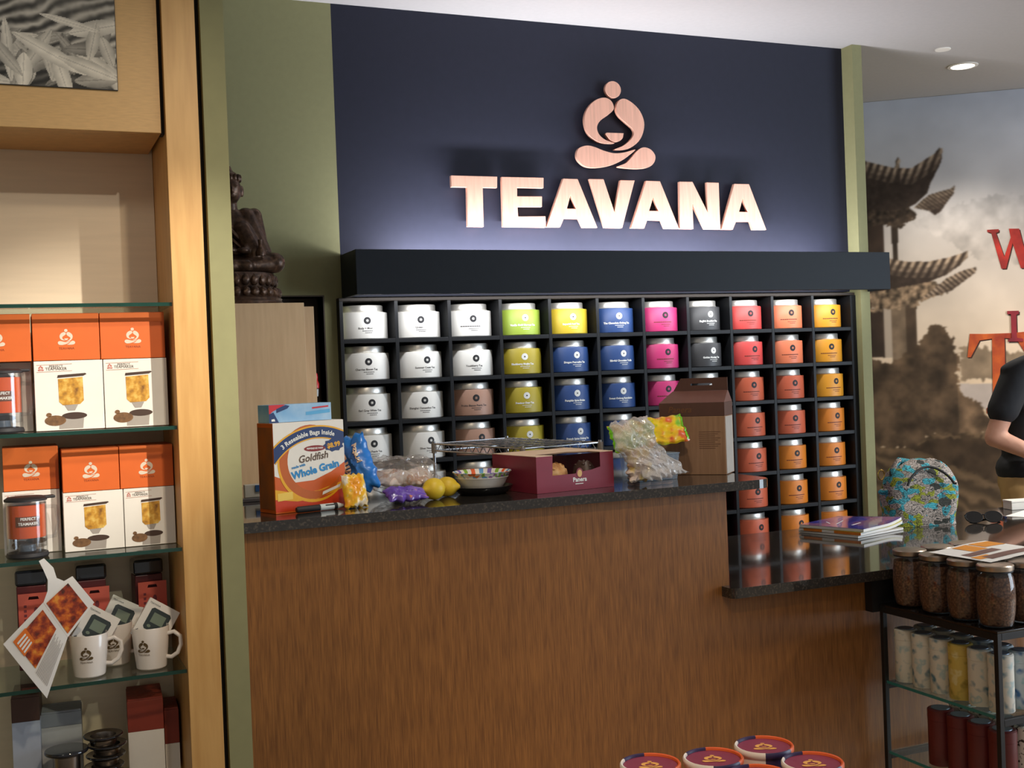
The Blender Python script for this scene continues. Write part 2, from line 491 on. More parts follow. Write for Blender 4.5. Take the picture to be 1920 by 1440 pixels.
# green wall left of the navy panel, with a low doorway
wb = MB().box(-3.4, 0.60, 4.40, 4.48, 0, CEIL).box(0.60, 1.1135, 4.40, 4.48, 1.832, CEIL).box(1.1135, 1.188, 4.40, 4.48, 0, CEIL)
struct('wall_back', wb, M_green)
d1 = struct('doorway_shade_1', MB().box(0.60, 1.1135, 4.50, 4.53, 0, 1.832), mat('doorway_shade_tone', (60, 46, 34), 0.6, var=0.15, scale=5, stretch=(10, 10, 1)))  # dark panel, the shade inside the open doorway put into its colour
jb = MB().box(0.585, 0.60, 4.395, 4.53, 0, 1.847).box(1.1135, 1.1185, 4.397, 4.53, 0, 1.837).box(0.60, 1.1135, 4.397, 4.53, 1.832, 1.837)
obj('door_frame', jb, mat('dark_jamb', (66, 52, 38), 0.6), d1)
struct('wall_center', MB().box(1.188, 3.581, 4.40, 4.46, 1.83, CEIL), M_navy)
struct('wall_niche', MB().box(1.15, 3.60, 4.62, 4.66, 0, 1.84), M_black)
struct('trim_1', MB().box(3.581, 3.633, 4.325, 6.2, 0, CEIL), M_green)
struct('wall_left', MB().box(0.374, 0.4187, 2.35, 2.90, 0, CEIL), M_green)
struct('wall_far_left', MB().box(-3.5, -3.4, -1.2, 4.5, 0, CEIL), M_beige)

# ---- mural wall (turned 37 degrees), printed scene
P0 = Vector((4.4395, 5.2908, 0)); DU = Vector((0.7955, -0.6059, 0)); NW = Vector((-0.6059, -0.7955, 0))
mfr = plane_fr(P0, DU, (0, 0, 1), NW)
wm = MB()
q = [mfr(-1.02, 0, -0.002), mfr(3.2, 0, -0.002), mfr(3.2, CEIL, -0.002), mfr(-1.02, CEIL, -0.002)]
b = [mfr(-1.02, 0, -0.08), mfr(3.2, 0, -0.08), mfr(3.2, CEIL, -0.08), mfr(-1.02, CEIL, -0.08)]
wm.add(q+b, [(0, 1, 2, 3), (7, 6, 5, 4), (0, 4, 5, 1), (1, 5, 6, 2), (2, 6, 7, 3), (3, 7, 4, 0)])
wall_right = struct('wall_right', wm, mat('mural_ground', (150, 146, 142), 0.7, var=0.06, scale=3))
MUR = dict(
  roof1=[(-0.2, 2.66), (-0.025, 2.627), (0.073, 2.594), (0.16, 2.566), (0.167, 2.612), (0.177, 2.626), (0.189, 2.61), (0.182, 2.565), (0.248, 2.559), (0.317, 2.6), (0.371, 2.631), (0.394, 2.659), (0.413, 2.653), (0.403, 2.583), (0.372, 2.524), (0.341, 2.466), (0.325, 2.416), (0.26, 2.36), (0.192, 2.334), (-0.2, 2.36)],
  roof1b=[(0.33, 2.405), (0.398, 2.421), (0.446, 2.432), (0.467, 2.448), (0.464, 2.406), (0.424, 2.358), (0.394, 2.314), (0.36, 2.291), (0.327, 2.319), (0.25, 2.34)],
  under1=[(-0.2, 2.39), (0.231, 2.362), (0.258, 2.288), (0.248, 2.264), (0.169, 2.238), (0.091, 2.254), (-0.2, 2.247)],
  col1=[(-0.1, 2.264), (0.087, 2.269), (0.091, 2.05), (-0.1, 2.05)],
  col2=[(0.128, 2.256), (0.162, 2.254), (0.161, 2.05), (0.134, 2.05)],
  roof2=[(-0.1, 2.10), (0.095, 2.074), (0.201, 2.047), (0.318, 2.04), (0.434, 2.058), (0.492, 2.075), (0.523, 2.088), (0.524, 2.053), (0.48, 2.01), (0.411, 1.963), (0.314, 1.928), (-0.1, 1.868)],
  roof2b=[(0.411, 1.943), (0.488, 1.979), (0.567, 1.997), (0.559, 1.965), (0.506, 1.927), (0.428, 1.871), (0.389, 1.863), (0.272, 1.838)],
  under2=[(-0.2, 1.974), (0.295, 1.955), (0.413, 1.889), (0.403, 1.861), (0.309, 1.836), (0.252, 1.79), (-0.2, 1.782)],
  colA=[(-0.2, 1.826), (0.074, 1.789), (0.074, 1.522), (-0.2, 1.528)],
  colB=[(0.187, 1.803), (0.248, 1.8), (0.241, 1.457), (0.18, 1.459)],
  tree=[(-0.3, 1.56), (-0.068, 1.528), (0.102, 1.492), (0.188, 1.538), (0.255, 1.584), (0.284, 1.642), (0.323, 1.679), (0.356, 1.702), (0.397, 1.671), (0.432, 1.615), (0.443, 1.537), (0.464, 1.478), (0.444, 1.42), (0.459, 1.322), (0.494, 1.282), (0.548, 1.261), (0.583, 1.221), (0.609, 1.162), (0.653, 1.131), (0.643, 1.083), (0.304, 1.091), (0.198, 1.015), (-0.3, 1.031)],
  field=[(-0.4, 1.04), (0.198, 1.015), (0.304, 1.091), (0.433, 1.108), (0.643, 1.083), (1.06, 1.054), (3.4, 1.04), (3.4, 0.3), (-0.4, 0.3)],
  dark=[(0.198, 1.015), (0.34, 1.071), (0.642, 1.064), (1.059, 1.025), (3.4, 1.0), (3.4, 0.7), (1.052, 0.787), (0.652, 0.812), (0.427, 0.913)],
  water=[(0.451, 1.361), (3.4, 1.34), (3.4, 1.149), (1.063, 1.149), (0.653, 1.131), (0.548, 1.261), (0.476, 1.282)],
  far=[(0.466, 1.555), (0.522, 1.582), (0.603, 1.55), (0.72, 1.526), (1.076, 1.549), (3.4, 1.56), (3.4, 1.36), (0.461, 1.38)],
  mount=[(0.237, 2.249), (0.365, 2.322), (0.5, 2.342), (0.625, 2.374), (0.747, 2.385), (0.876, 2.345), (1.06, 2.352), (3.4, 2.4), (3.4, 1.9), (1.138, 1.931), (0.585, 2.034), (0.399, 2.157)])
def paint_mural(u, v):
    n1 = vnoise(u*3+5, v*3, 1); n2 = vnoise(u*14+2, v*14, 2); n3 = vnoise(u*50, v*50, 3, 3)
    ju = u+(n3-0.5)*0.05; jv = v+(vnoise(u*50+9, v*50+4, 4, 3)-0.5)*0.05
    t = np.clip((v-1.3)/1.6, 0, 1)[..., None]
    sky = np.array([216, 190, 160.])*(1-t)+np.array([188, 192, 204.])*t
    col = sky*(0.86+0.28*n1[..., None])
    def put(name, c, k=0.25, jit=False, nn=None):
        nonlocal col
        m = inpoly(ju if jit else u, jv if jit else v, MUR[name])
        nn = n2 if nn is None else nn
        cc = np.array(c, float)*(1-k+2*k*nn[..., None])
        col = np.where(m[..., None], cc, col)
    mm = inpoly(ju, jv, MUR['mount'])[..., None]
    col = np.where(mm, col*(0.76+0.36*n2[..., None]), col)
    put('far', (140, 120, 98), 0.25, True); put('water', (190, 175, 165), 0.08)
    put('field', (96, 78, 59), 0.2)
    st = 0.5+0.5*np.sin((v+u*0.42)*70+n2*6)
    f = inpoly(u, v, MUR['field'])[..., None]
    col = np.where(f, col*(0.72+0.4*st[..., None]), col)
    put('dark', (68, 54, 41), 0.35, True)
    put('colA', (58, 46, 38), 0.25); put('colB', (74, 60, 48), 0.25)
    m = (u > 0.075) & (u < 0.115) & (v > 1.52) & (v < 1.80); col = np.where(m[..., None], np.array([172, 156, 140.]), col)
    m = (u > 0.115) & (u < 0.187) & (v > 1.5) & (v < 1.82); col = np.where(m[..., None], np.array([104, 88, 72.])*(0.6+0.8*n2[..., None]), col)
    put('under2', (112, 94, 76), 0.9, True, n3); put('tree', (82, 66, 51), 0.55, True, n2)
    tr = inpoly(ju, jv, MUR['tree'])[..., None]
    col = np.where(tr & (u > 0.45)[..., None], col*1.3, col)
    put('col1', (56, 44, 36), 0.3); put('col2', (52, 42, 34), 0.2)
    put('under1', (66, 54, 44), 0.7, True, n3)
    for nm, k, sl in (('roof1', 95, 0.4), ('roof1b', 150, -1.2), ('roof2', 88, 0.55), ('roof2b', 120, -1.0)):
        m = inpoly(u, v, MUR[nm])[..., None]
        rib = 0.5+0.5*np.sin((u-sl*v)*k*1.6)
        # ribs of tiles near the upper edge, dark eaves below
        from_top = np.zeros_like(u)
        for dv in (0.03, 0.06, 0.09): from_top += (~inpoly(u, v+dv, MUR[nm])).astype(float)
        edge = np.clip(from_top/3, 0, 1)
        c = np.array([58, 47, 40.])+edge[..., None]*rib[..., None]*np.array([120, 108, 92.])
        col = np.where(m, c*(0.75+0.5*n3[..., None]), col)
    for _ in range(2):                              # soft edges, as in an enlarged old photograph
        p = np.pad(col, ((1, 1), (1, 1), (0, 0)), mode='edge')
        col = (p[:-2, 1:-1]+p[2:, 1:-1]+p[1:-1, :-2]+p[1:-1, 2:]+2*p[1:-1, 1:-1])/6
    return col
painted('printed_scene', 700, 560, mfr, -0.35, 3.19, 0.5, CEIL-0.002, paint_mural, vcol_mat('mural_print', 0.7, 0.2), wall_right)
MLET = [[(0.626, 2.194), (0.685, 2.194), (0.684, 2.179), (0.67, 2.174), (0.708, 2.041), (0.744, 2.145), (0.736, 2.193), (0.788, 2.19), (0.816, 2.05), (0.871, 2.186), (0.899, 2.184), (0.827, 1.974), (0.79, 1.976), (0.752, 2.114), (0.715, 1.978), (0.692, 1.979), (0.646, 2.176), (0.626, 2.182)],
        [(0.519, 1.633), (0.597, 1.629), (0.73, 1.628), (0.80, 1.632), (0.82, 1.505), (0.803, 1.505), (0.755, 1.595), (0.695, 1.602), (0.692, 1.234), (0.725, 1.225), (0.725, 1.196), (0.592, 1.196), (0.593, 1.225), (0.625, 1.234), (0.632, 1.602), (0.568, 1.595), (0.52, 1.505), (0.503, 1.505)],
        [(0.713, 1.748), (0.772, 1.747), (0.771, 1.73), (0.758, 1.726), (0.758, 1.601), (0.789, 1.595), (0.789, 1.58), (0.713, 1.582), (0.713, 1.593), (0.731, 1.602), (0.731, 1.73), (0.713, 1.731)]]
M_mlet = [ramp_mat('mural_letter_red', [(0.3, (120, 26, 22)), (0.7, (200, 50, 36))], scale=9, rough=0.6),
          ramp_mat('mural_letter_rust', [(0.35, (150, 46, 22)), (0.65, (206, 96, 34))], scale=9, rough=0.6),
          ramp_mat('mural_letter_crimson', [(0.3, (110, 24, 40)), (0.7, (170, 40, 50))], scale=9, rough=0.6)]
for k, l in enumerate(MLET):
    obj('mural_letter', MB().loops([l], mfr, 0.003 if k < 2 else 0.006, 0.0005), M_mlet[k], wall_right)
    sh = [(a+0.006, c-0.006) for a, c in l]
    obj('mural_letter_drop_shadow', MB().poly(sh, mfr, 0.0004), mat('mural_letter_shadow', (70, 40, 30), 0.7), wall_right)  # dark offset copy, a drop shadow painted beside each letter

# ---- ceiling fixtures
t = thing('recessed_downlight', 'round lit recessed ceiling downlight above the mural wall', 'ceiling light', (4.395, 4.493, CEIL))
obj('trim_ring', MB().lathe([(0.072, 0.0), (0.072, -0.004), (0.056, -0.006), (0.054, 0.0)], 32), M_white, t, smooth=True)
obj('lamp_lens', MB().lathe([(0.0, -0.003), (0.055, -0.003), (0.055, -0.001), (0.0, -0.001)], 32), emit_mat('lamp_glow', (255, 250, 238), 9.0), t)
t = thing('sprinkler_cover', 'small flat white sprinkler cover on the ceiling beside the downlight', 'sprinkler', (4.065, 4.275, CEIL))
obj('cover_plate', MB().lathe([(0.0, -0.005), (0.034, -0.005), (0.036, -0.003), (0.036, 0.0), (0.0, 0.0)], 28), M_white, t, smooth=True)

# ---- fascia over the tins
t = thing('fascia_canopy', 'long dark navy boxed canopy projecting over the wall of tea tins', 'canopy', (2.41, 4.19, 1.824))
def fb(n, x0, x1, y0, y1, z0, z1, m=M_fascia): return obj(n, MB().box(x0-2.41, x1-2.41, y0-4.19, y1-4.19, z0-1.824, z1-1.824), m, t, bev=0.0015)
fb('front_board', 1.188, 3.637, 4.190, 4.208, 1.824, 1.989)
fb('end_board', 1.188, 1.206, 4.2085, 4.399, 1.824, 1.989)
fb('end_board', 3.619, 3.637, 4.2085, 4.324, 1.824, 1.989)
fb('bottom_board', 1.2065, 3.580, 4.245, 4.399, 1.845, 1.858, mat('canopy_soffit', (96, 82, 66), 0.6))

# ---- sign letters and emblem
LETTERS = [
  ('T', [[(1.637, 2.3), (1.833, 2.301), (1.831, 2.256), (1.769, 2.256), (1.767, 2.1), (1.699, 2.1), (1.702, 2.255), (1.637, 2.255)]]),
  ('E', [[(1.852, 2.301), (2.037, 2.303), (2.035, 2.26), (1.918, 2.259), (1.917, 2.225), (2.027, 2.227), (2.025, 2.184), (1.917, 2.182), (1.918, 2.144), (2.039, 2.147), (2.039, 2.101), (1.85, 2.101)]]),
  ('A', [[(2.125, 2.302), (2.191, 2.302), (2.274, 2.103), (2.206, 2.102), (2.189, 2.138), (2.121, 2.138), (2.103, 2.103), (2.041, 2.102)], [(2.157, 2.237), (2.177, 2.18), (2.137, 2.18)]]),
  ('V', [[(2.245, 2.304), (2.311, 2.305), (2.356, 2.17), (2.39, 2.303), (2.458, 2.304), (2.39, 2.103), (2.307, 2.103)]]),
  ('A', [[(2.512, 2.304), (2.58, 2.304), (2.665, 2.103), (2.594, 2.103), (2.579, 2.137), (2.511, 2.138), (2.495, 2.103), (2.431, 2.103)], [(2.545, 2.237), (2.566, 2.178), (2.522, 2.178)]]),
  ('N', [[(2.675, 2.305), (2.74, 2.306), (2.81, 2.178), (2.811, 2.306), (2.872, 2.306), (2.872, 2.103), (2.793, 2.103), (2.736, 2.211), (2.736, 2.103), (2.669, 2.103)]]),
  ('A', [[(2.951, 2.303), (3.028, 2.304), (3.111, 2.104), (3.04, 2.103), (3.027, 2.139), (2.954, 2.138), (2.936, 2.103), (2.877, 2.103)], [(2.993, 2.24), (3.015, 2.182), (2.972, 2.182)]])]
sfr = front_fr(0, 0, 0)
t = thing('sign_lettering', 'raised copper block letters spelling the shop name on the navy wall', 'sign', (2.37, 4.40, 2.10))
lfr = front_fr(-2.37, 0, -2.10)
for ch, lp in LETTERS:
    o = obj('letter', MB().loops(lp, lfr, 0.034, 0.017), M_copper, t, bev=0.0015, label='copper letter '+ch)
    xs = [p[0] for p in lp[0]]; mid = (min(xs)+max(xs))/2
    px_, pz_ = {'T': (1.733, 2.28), 'E': (1.884, 2.20), 'V': (mid, 2.125), 'N': (2.705, 2.28)}.get(ch, (mid, 2.27))
    obj('standoff_pin', MB().tube([(px_-2.37, -0.0172, pz_-2.10), (px_-2.37, -0.0002, pz_-2.10)], 0.004, 8), M_steel, o)
LOGO = dict(
  left_arm=[(2.334, 2.643), (2.362, 2.629), (2.371, 2.599), (2.343, 2.572), (2.305, 2.546), (2.289, 2.518), (2.298, 2.489), (2.326, 2.468), (2.368, 2.455), (2.309, 2.454), (2.265, 2.473), (2.241, 2.501), (2.232, 2.541), (2.239, 2.577), (2.262, 2.611), (2.296, 2.635)],
  right_arm=[(2.422, 2.644), (2.463, 2.626), (2.496, 2.594), (2.513, 2.55), (2.506, 2.505), (2.482, 2.467), (2.442, 2.439), (2.404, 2.429), (2.366, 2.429), (2.409, 2.447), (2.444, 2.473), (2.462, 2.499), (2.454, 2.522), (2.422, 2.546), (2.393, 2.571), (2.382, 2.599), (2.392, 2.63)],
  bowl=[(2.334, 2.498), (2.413, 2.499), (2.409, 2.481), (2.393, 2.466), (2.37, 2.461), (2.35, 2.467), (2.337, 2.481)],
  left_leg=[(2.239, 2.441), (2.276, 2.436), (2.316, 2.423), (2.366, 2.414), (2.416, 2.42), (2.466, 2.433), (2.437, 2.409), (2.398, 2.384), (2.347, 2.363), (2.28, 2.351), (2.231, 2.354), (2.199, 2.375), (2.19, 2.4), (2.201, 2.428)],
  right_leg=[(2.506, 2.444), (2.54, 2.436), (2.561, 2.41), (2.553, 2.38), (2.524, 2.36), (2.473, 2.353), (2.414, 2.354), (2.38, 2.359), (2.419, 2.375), (2.449, 2.402), (2.476, 2.429)],
  head=ellipse(2.371, 2.679, 0.037, 0.035, 28))
t = thing('sign_emblem', 'raised copper emblem of a seated meditating figure holding a cup', 'sign', (2.37, 4.40, 2.35))
lfr2 = front_fr(-2.37, 0, -2.35)
LOGO2 = {}
for k, l in LOGO.items():
    pts = l if k == 'head' else (l if k == 'bowl' else catmull(l, 4))
    if k == 'bowl': pts = [l[0], l[1]]+[p for p in catmull(l, 4)[8:]]
    LOGO2[k] = [((a-2.375)/0.36, (b-2.35)/0.36) for a, b in pts]
    o = obj('emblem_'+k, MB().loops([pts], lfr2, 0.034, 0.017), M_copper, t, bev=0.0012)
    cx = sum(p[0] for p in pts)/len(pts); cz = sum(p[1] for p in pts)/len(pts)
    if k == 'left_arm': cx = 2.26
    if k == 'right_arm': cx = 2.48
    obj('standoff_pin', MB().tube([(cx-2.37, -0.0172, cz-2.35), (cx-2.37, -0.0002, cz-2.35)], 0.004, 8), M_steel, o)
def put_logo(mb, fr, u0, v0, h, d, ang=0.0, sx=1.0):
    ca, sa = math.cos(ang), math.sin(ang)
    for l in LOGO2.values():
        pts = [(u0+(x*ca*sx-(y-0.5)*sa)*h, v0+(x*sa*sx+(y-0.5)*ca)*h) for x, y in l]
        mb.poly(pts, fr, d)

# ---- tin shelving
XS = lambda i: 1.172+0.2168*i
ZS = lambda k: 1.8235-0.1567*k
t = thing('tin_shelving', 'black pigeonhole shelving built into the wall and filled with tea tins', 'shelving', (2.36, 4.36, 0))
def sb(n, x0, x1, y0, y1, z0, z1, m=M_black): return obj(n, MB().box(x0-2.36, x1-2.36, y0-4.36, y1-4.36, z0, z1), m, t, bev=0.001)
sb('back_panel', 1.165, 3.575, 4.600, 4.615, 0.0, 1.83)
sb('top_board', 1.165, 3.575, 4.360, 4.5995, 1.8115, 1.8235, mat('umber_laminate', (46, 38, 32), 0.7))
for i in range(12): sb('divider', XS(i)-0.007, XS(i)+0.007, 4.3602, 4.5995, 0.02, 1.8112)
sb('side_panel', 3.5645, 3.580, 4.360, 4.5995, 0.02, 1.8112)
for k in range(1, 10):
    for i in range(11): sb('shelf', XS(i)+0.0072, XS(i+1)-0.0072, 4.3606, 4.5995, ZS(k)-0.016, ZS(k))

TIN = dict(white=((236, 234, 228), 'd'), mauve=((176, 136, 116), 'd'), lime=((158, 182, 66), 'w'), yellow=((214, 186, 50), 'w'), olive=((176, 158, 44), 'w'),
           blue=((46, 76, 132), 'w'), magenta=((204, 56, 118), 'd'), charcoal=((66, 66, 68), 'w'), red=((222, 78, 74), 'd'), crimson=((176, 40, 56), 'd'),
           salmon=((236, 128, 88), 'd'), coral=((206, 98, 66), 'd'), amber=((240, 162, 40), 'd'), pumpkin=((220, 128, 36), 'd'))
GRID = {1: 'white white white white white', 2: 'white white white white white', 3: 'white white mauve mauve mauve', 4: 'lime olive olive olive olive',
        5: 'yellow blue blue blue blue', 6: 'blue blue blue blue blue', 7: 'magenta magenta magenta magenta magenta',
        8: 'charcoal charcoal charcoal crimson crimson crimson crimson', 9: 'red red coral coral coral coral coral',
        10: 'salmon salmon coral coral pumpkin pumpkin pumpkin', 11: 'amber amber amber pumpkin pumpkin pumpkin pumpkin'}  # last column turns pumpkin lower down, light falloff put into the colour
TNAME = {(1, 1): 'Body + Mind', (1, 2): 'Cherries Bloom Tea', (1, 3): 'Earl Grey White Tea', (1, 4): 'Jasmine Pearls Tea', (2, 1): 'Queen', (2, 2): 'Summer Coast Tea',
         (2, 3): 'Shanghai Osmanthus Tea', (2, 4): 'Silver Needle Tea', (3, 2): 'Youthberry Tea', (3, 3): 'Frutto Bianco Pearls Tea', (4, 1): 'Vanilla Gold Blossom Tea',
         (4, 2): 'Blackberry Mojito Tea', (4, 3): 'Precious Dew Tea', (5, 1): 'Imperial Acai Tea', (5, 2): 'Dragon Pear-adise Tea', (5, 3): 'Pumpkin Spice Brulee',
         (5, 4): 'French Spice Oolong Tea', (6, 1): 'The Chocolate Oolong Tea', (6, 2): 'Blissful Chocolate Truffle', (6, 3): 'Sweet Oolong Revolution',
         (8, 1): 'English Breakfast Tea', (8, 2): 'Golden Monkey Tea'}
ORD = ['', 'first', 'second', 'third', 'fourth', 'fifth', 'sixth', 'seventh', 'eighth', 'ninth', 'tenth', 'eleventh']
RT = 0.0990
body_src = MB().lathe([(0, 0.0006), (RT-0.002, 0.0006), (RT, 0.003), (RT, 0.1005), (RT-0.0015, 0.1025), (RT-0.012, 0.103), (0, 0.103)], 56)
lid_src = MB().lathe([(0, 0.1032), (0.0835, 0.1032), (0.0845, 0.1045), (0.0845, 0.1075), (0.0825, 0.1085), (0.0825, 0.1275), (0.081, 0.130), (0.0, 0.1305)], 48)
lid_me = obj('x', lid_src, M_steel, smooth=True); lid_mesh = lid_me.data; bpy.data.objects.remove(lid_me)
BODYM = {}; EMBM = {}
tin_fr = cyl_fr(0, 0, 0, RT)
def star(cx, cy, r, n=7):
    return [(cx+r*(1 if i % 2 == 0 else 0.45)*math.cos(PI*i/n), cy+r*(1 if i % 2 == 0 else 0.45)*math.sin(PI*i/n)) for i in range(2*n)]
for c in range(1, 12):
    for r, cname in enumerate(GRID[c].split(), 1):
        rgb, ink = TIN[cname]
        x = (XS(c-1)+XS(c))/2+random.uniform(-0.0012, 0.0012); yc = 4.360+RT+0.004
        a0 = random.uniform(-0.16, 0.10)
        t = thing('tea_tin', f'{cname} tea tin in the {ORD[r]} row, {ORD[c]} column from the left', 'tin', (x, yc, ZS(r)), a0, 'tea tins in the wall shelving')
        if cname not in BODYM:
            o = obj('x', body_src, mat('tin_'+cname, rgb, 0.45, var=0.03, scale=15), smooth=True); BODYM[cname] = o.data; bpy.data.objects.remove(o)
            eb = MB(); eb.mi(0); disc(eb, 0.006, 0.070, 0.0138, tin_fr, 0.0004)
            eb.mi(1).poly(star(0.006, 0.070, 0.0072 if ink == 'd' else 0.0045), tin_fr, 0.0008)
            inks = [M_ink, mat('tin_'+cname, rgb)] if ink == 'd' else [M_inkw, M_ink]
            o = obj('x', eb, inks, recalc=False); EMBM[cname] = o.data; bpy.data.objects.remove(o)
        obj('tin_body', BODYM[cname], None, t); obj('tin_lid', lid_mesh, None, t)
        obj('emblem_disc', EMBM[cname], None, t)
        tb = MB()
        nm = TNAME.get((c, r))
        if nm: put_text(tb, nm, 0.0105, tin_fr, -0.002, 0.0405, 0.0005, bold=0.0002 if ink == 'd' else 0.0006)
        else:
            for uu in np.arange(-0.046, 0.034, 0.0092):
                tb.poly([(uu, 0.0387), (uu+0.008, 0.0387), (uu+0.008, 0.0422), (uu, 0.0422)], tin_fr, 0.0005)
        for (u0, u1, v0) in ((-0.014, 0.028, 0.0295), (-0.004, 0.020, 0.0225)):
            for uu in np.arange(u0, u1, 0.007):
                tb.poly([(uu, v0), (uu+0.0058, v0), (uu+0.0058, v0+0.0022), (uu, v0+0.0022)], tin_fr, 0.0005)
        inkm = M_inkw if ink == 'w' else mat('tin_text_dark', (70, 66, 68), 0.6)
        if ink == 'd' and cname not in ('white', 'mauve'): inkm = mat('tin_text_brown', (120, 56, 40), 0.6)
        obj('printed_name', tb, inkm, t, recalc=False)

# ================================================================== COUNTERS
TH, TL = 1.197, 0.910
t = thing('service_counter', 'tall wood-veneer service counter with vertical grain below the snack ledge', 'counter', (1.1, 2.775, 0))
obj('front_panel', MB().box(0.42-1.1, 1.812-1.1, 0, 0.022, 0, 1.1715), M_zebra, t)
obj('end_panel', MB().box(1.790-1.1, 1.812-1.1, 0.0225, 0.93, 0, 1.1715), M_zebra, t)
obj('carcass', MB().box(0.43-1.1, 1.789-1.1, 0.0225, 0.90, 0.08, 1.1712), M_black, t)
obj('toe_kick', MB().box(0.43-1.1, 1.789-1.1, 0.05, 0.90, 0.0, 0.0795), M_blackgap, t)
t = thing('low_counter', 'lower wood-veneer counter section continuing to the right behind the wire-frame rack', 'counter', (2.7, 2.775, 0))
obj('front_panel', MB().box(1.8125-2.7, 4.2-2.7, 0, 0.022, 0, 0.8815), M_zebra, t)
obj('carcass', MB().box(1.8135-2.7, 4.2-2.7, 0.0225, 0.70, 0.08, 0.8812), M_black, t)
obj('toe_kick', MB().box(1.8135-2.7, 4.2-2.7, 0.05, 0.70, 0.0, 0.0795), M_blackgap, t)

def slab_outline(pts, rad):
    out = []
    n = len(pts)
    for i in range(n):
        p0, p1, p2 = Vector(pts[i-1]), Vector(pts[i]), Vector(pts[(i+1) % n])
        r = rad[i]
        if r <= 0: out.append(tuple(p1)); continue
        a = (p0-p1).normalized()*r; b2 = (p2-p1).normalized()*r
        for k in range(9):
            u = k/8; q = (p1+a)*(1-u)**2+p1*2*u*(1-u)+(p1+b2)*u*u
            out.append(tuple(q))
    return out
zfr = plane_fr((0, 0, 0), (1, 0, 0), (0, 1, 0), (0, 0, 1))
hs = slab_outline([(0.421, 2.742), (1.955, 2.742), (1.985, 3.70), (0.421, 3.70)], [0, 0.07, 0.03, 0])
o = obj('high_worktop', MB().loops([hs], zfr, TH, 1.1722), M_granite, bev=0.009, smooth=False)
tag(o, 'narrow high black granite worktop holding the snacks', 'worktop')
ls = slab_outline([(1.786, 2.72), (4.3, 2.72), (4.3, 3.565), (1.8145, 3.565), (1.8145, 2.7735), (1.786, 2.7735)], [0.02, 0, 0, 0, 0, 0])
o = obj('low_worktop', MB().loops([ls], zfr, TL, 0.8822), M_granite, bev=0.009)
tag(o, 'glossy low black granite worktop mirroring the tins', 'worktop')

# ================================================================== BACK LEFT: cabinet, statue, key fob
t = thing('tall_cabinet', 'tall pale maple cabinet with the bronze statue on top', 'cabinet', (0.66, 3.72, 0))
obj('cabinet_door', MB().box(0.40-0.66, 0.880-0.66, 0.0, 0.02, 0.06, 1.7655), M_pmaple, t, bev=0.001)
obj('carcass', MB().box(0.40-0.66, 0.876-0.66, 0.0225, 0.345, 0.0, 1.7655), M_pmaple, t)
obj('filler_panel', MB().box(0.60-0.66, 0.997-0.66, 0.352, 0.372, 0.0, 1.775), M_pmaple, t, bev=0.001)

M_bronze = ramp_mat('dark_bronze', [(0.3, (58, 44, 36)), (0.6, (98, 74, 58)), (0.8, (140, 112, 92))], scale=60, rough=0.38, spec=0.6, bump=0.3)
MATS['dark_bronze'].node_tree.nodes['Principled BSDF'].inputs['Metallic'].default_value = 0.6
t = thing('seated_statue', 'dark bronze seated meditating figure on a lotus pedestal atop the cabinet', 'statue', (0.690, 3.885, 1.7657))
pb = MB().lathe([(0, 0.0005), (0.156, 0.0005), (0.158, 0.008), (0.152, 0.014), (0.154, 0.02), (0.146, 0.026), (0.125, 0.05), (0.128, 0.056), (0.138, 0.092), (0.13, 0.102), (0, 0.102)], 48)
obj('pedestal_core', pb, M_bronze, t, smooth=True)
for tier, (rr, z0, z1, n) in enumerate(((0.148, 0.022, 0.056, 30), (0.138, 0.058, 0.098, 28))):
    for i in range(n):
        a = 2*PI*(i+0.5*tier)/n
        q = Matrix.Rotation(a, 3, 'Z')
        pm = MB().ell(q @ Vector((rr-0.006, 0, (z0+z1)/2)), (0.012, 0.0145, (z1-z0)/2), 8, 6, q)
        obj('lotus_petal', pm, M_bronze, t, smooth=True)
fb_ = MB()
Q = lambda a: Matrix.Rotation(a, 3, 'Z')
z0 = 0.102
fb_.ell((0, 0.0, z0+0.030), (0.095, 0.085, 0.034))                       # lap
for s in (-1, 1):
    fb_.cone((s*0.055, 0.01, z0+0.038), 0.040, (s*0.128, -0.045, z0+0.036), 0.034)   # thighs to knees
    fb_.cone((s*0.128, -0.045, z0+0.032), 0.030, (-s*0.03, -0.092, z0+0.022), 0.021)  # shins crossed
    fb_.cone((s*0.078, 0.012, z0+0.195), 0.026, (s*0.096, -0.005, z0+0.105), 0.020)   # upper arms
    fb_.cone((s*0.096, -0.005, z0+0.105), 0.019, (s*0.03, -0.072, z0+0.075), 0.014)   # forearms
    fb_.ell((s*0.02, -0.08, z0+0.072), (0.022, 0.016, 0.010))                         # hands in the lap
    fb_.ell((s*0.040, 0.0, z0+0.272), (0.006, 0.008, 0.020))                          # ears
for s in (-1, 1):
    fb_.cone((s*0.05, 0.008, z0+0.185), 0.036, (s*0.088, -0.012, z0+0.065), 0.040); fb_.cone((s*0.03, -0.02, z0+0.14), 0.036, (s*0.06, -0.05, z0+0.065), 0.034)
fb_.ell((0, 0.015, z0+0.10), (0.066, 0.048, 0.075)); fb_.ell((0, 0.012, z0+0.165), (0.078, 0.048, 0.052))
fb_.cone((0, 0.008, z0+0.20), 0.026, (0, 0.0, z0+0.235), 0.022)
fb_.ell((0, -0.004, z0+0.275), (0.037, 0.040, 0.048)); fb_.ell((0, 0.004, z0+0.312), (0.034, 0.036, 0.026))
fb_.cone((0, 0.006, z0+0.325), 0.019, (0, 0.006, z0+0.347), 0.010)
fb_.ell((0, -0.043, z0+0.270), (0.005, 0.008, 0.012)); fb_.ell((0, -0.037, z0+0.251), (0.012, 0.007, 0.004))
for s in (-1, 1): fb_.ell((s*0.014, -0.037, z0+0.282), (0.009, 0.006, 0.004))
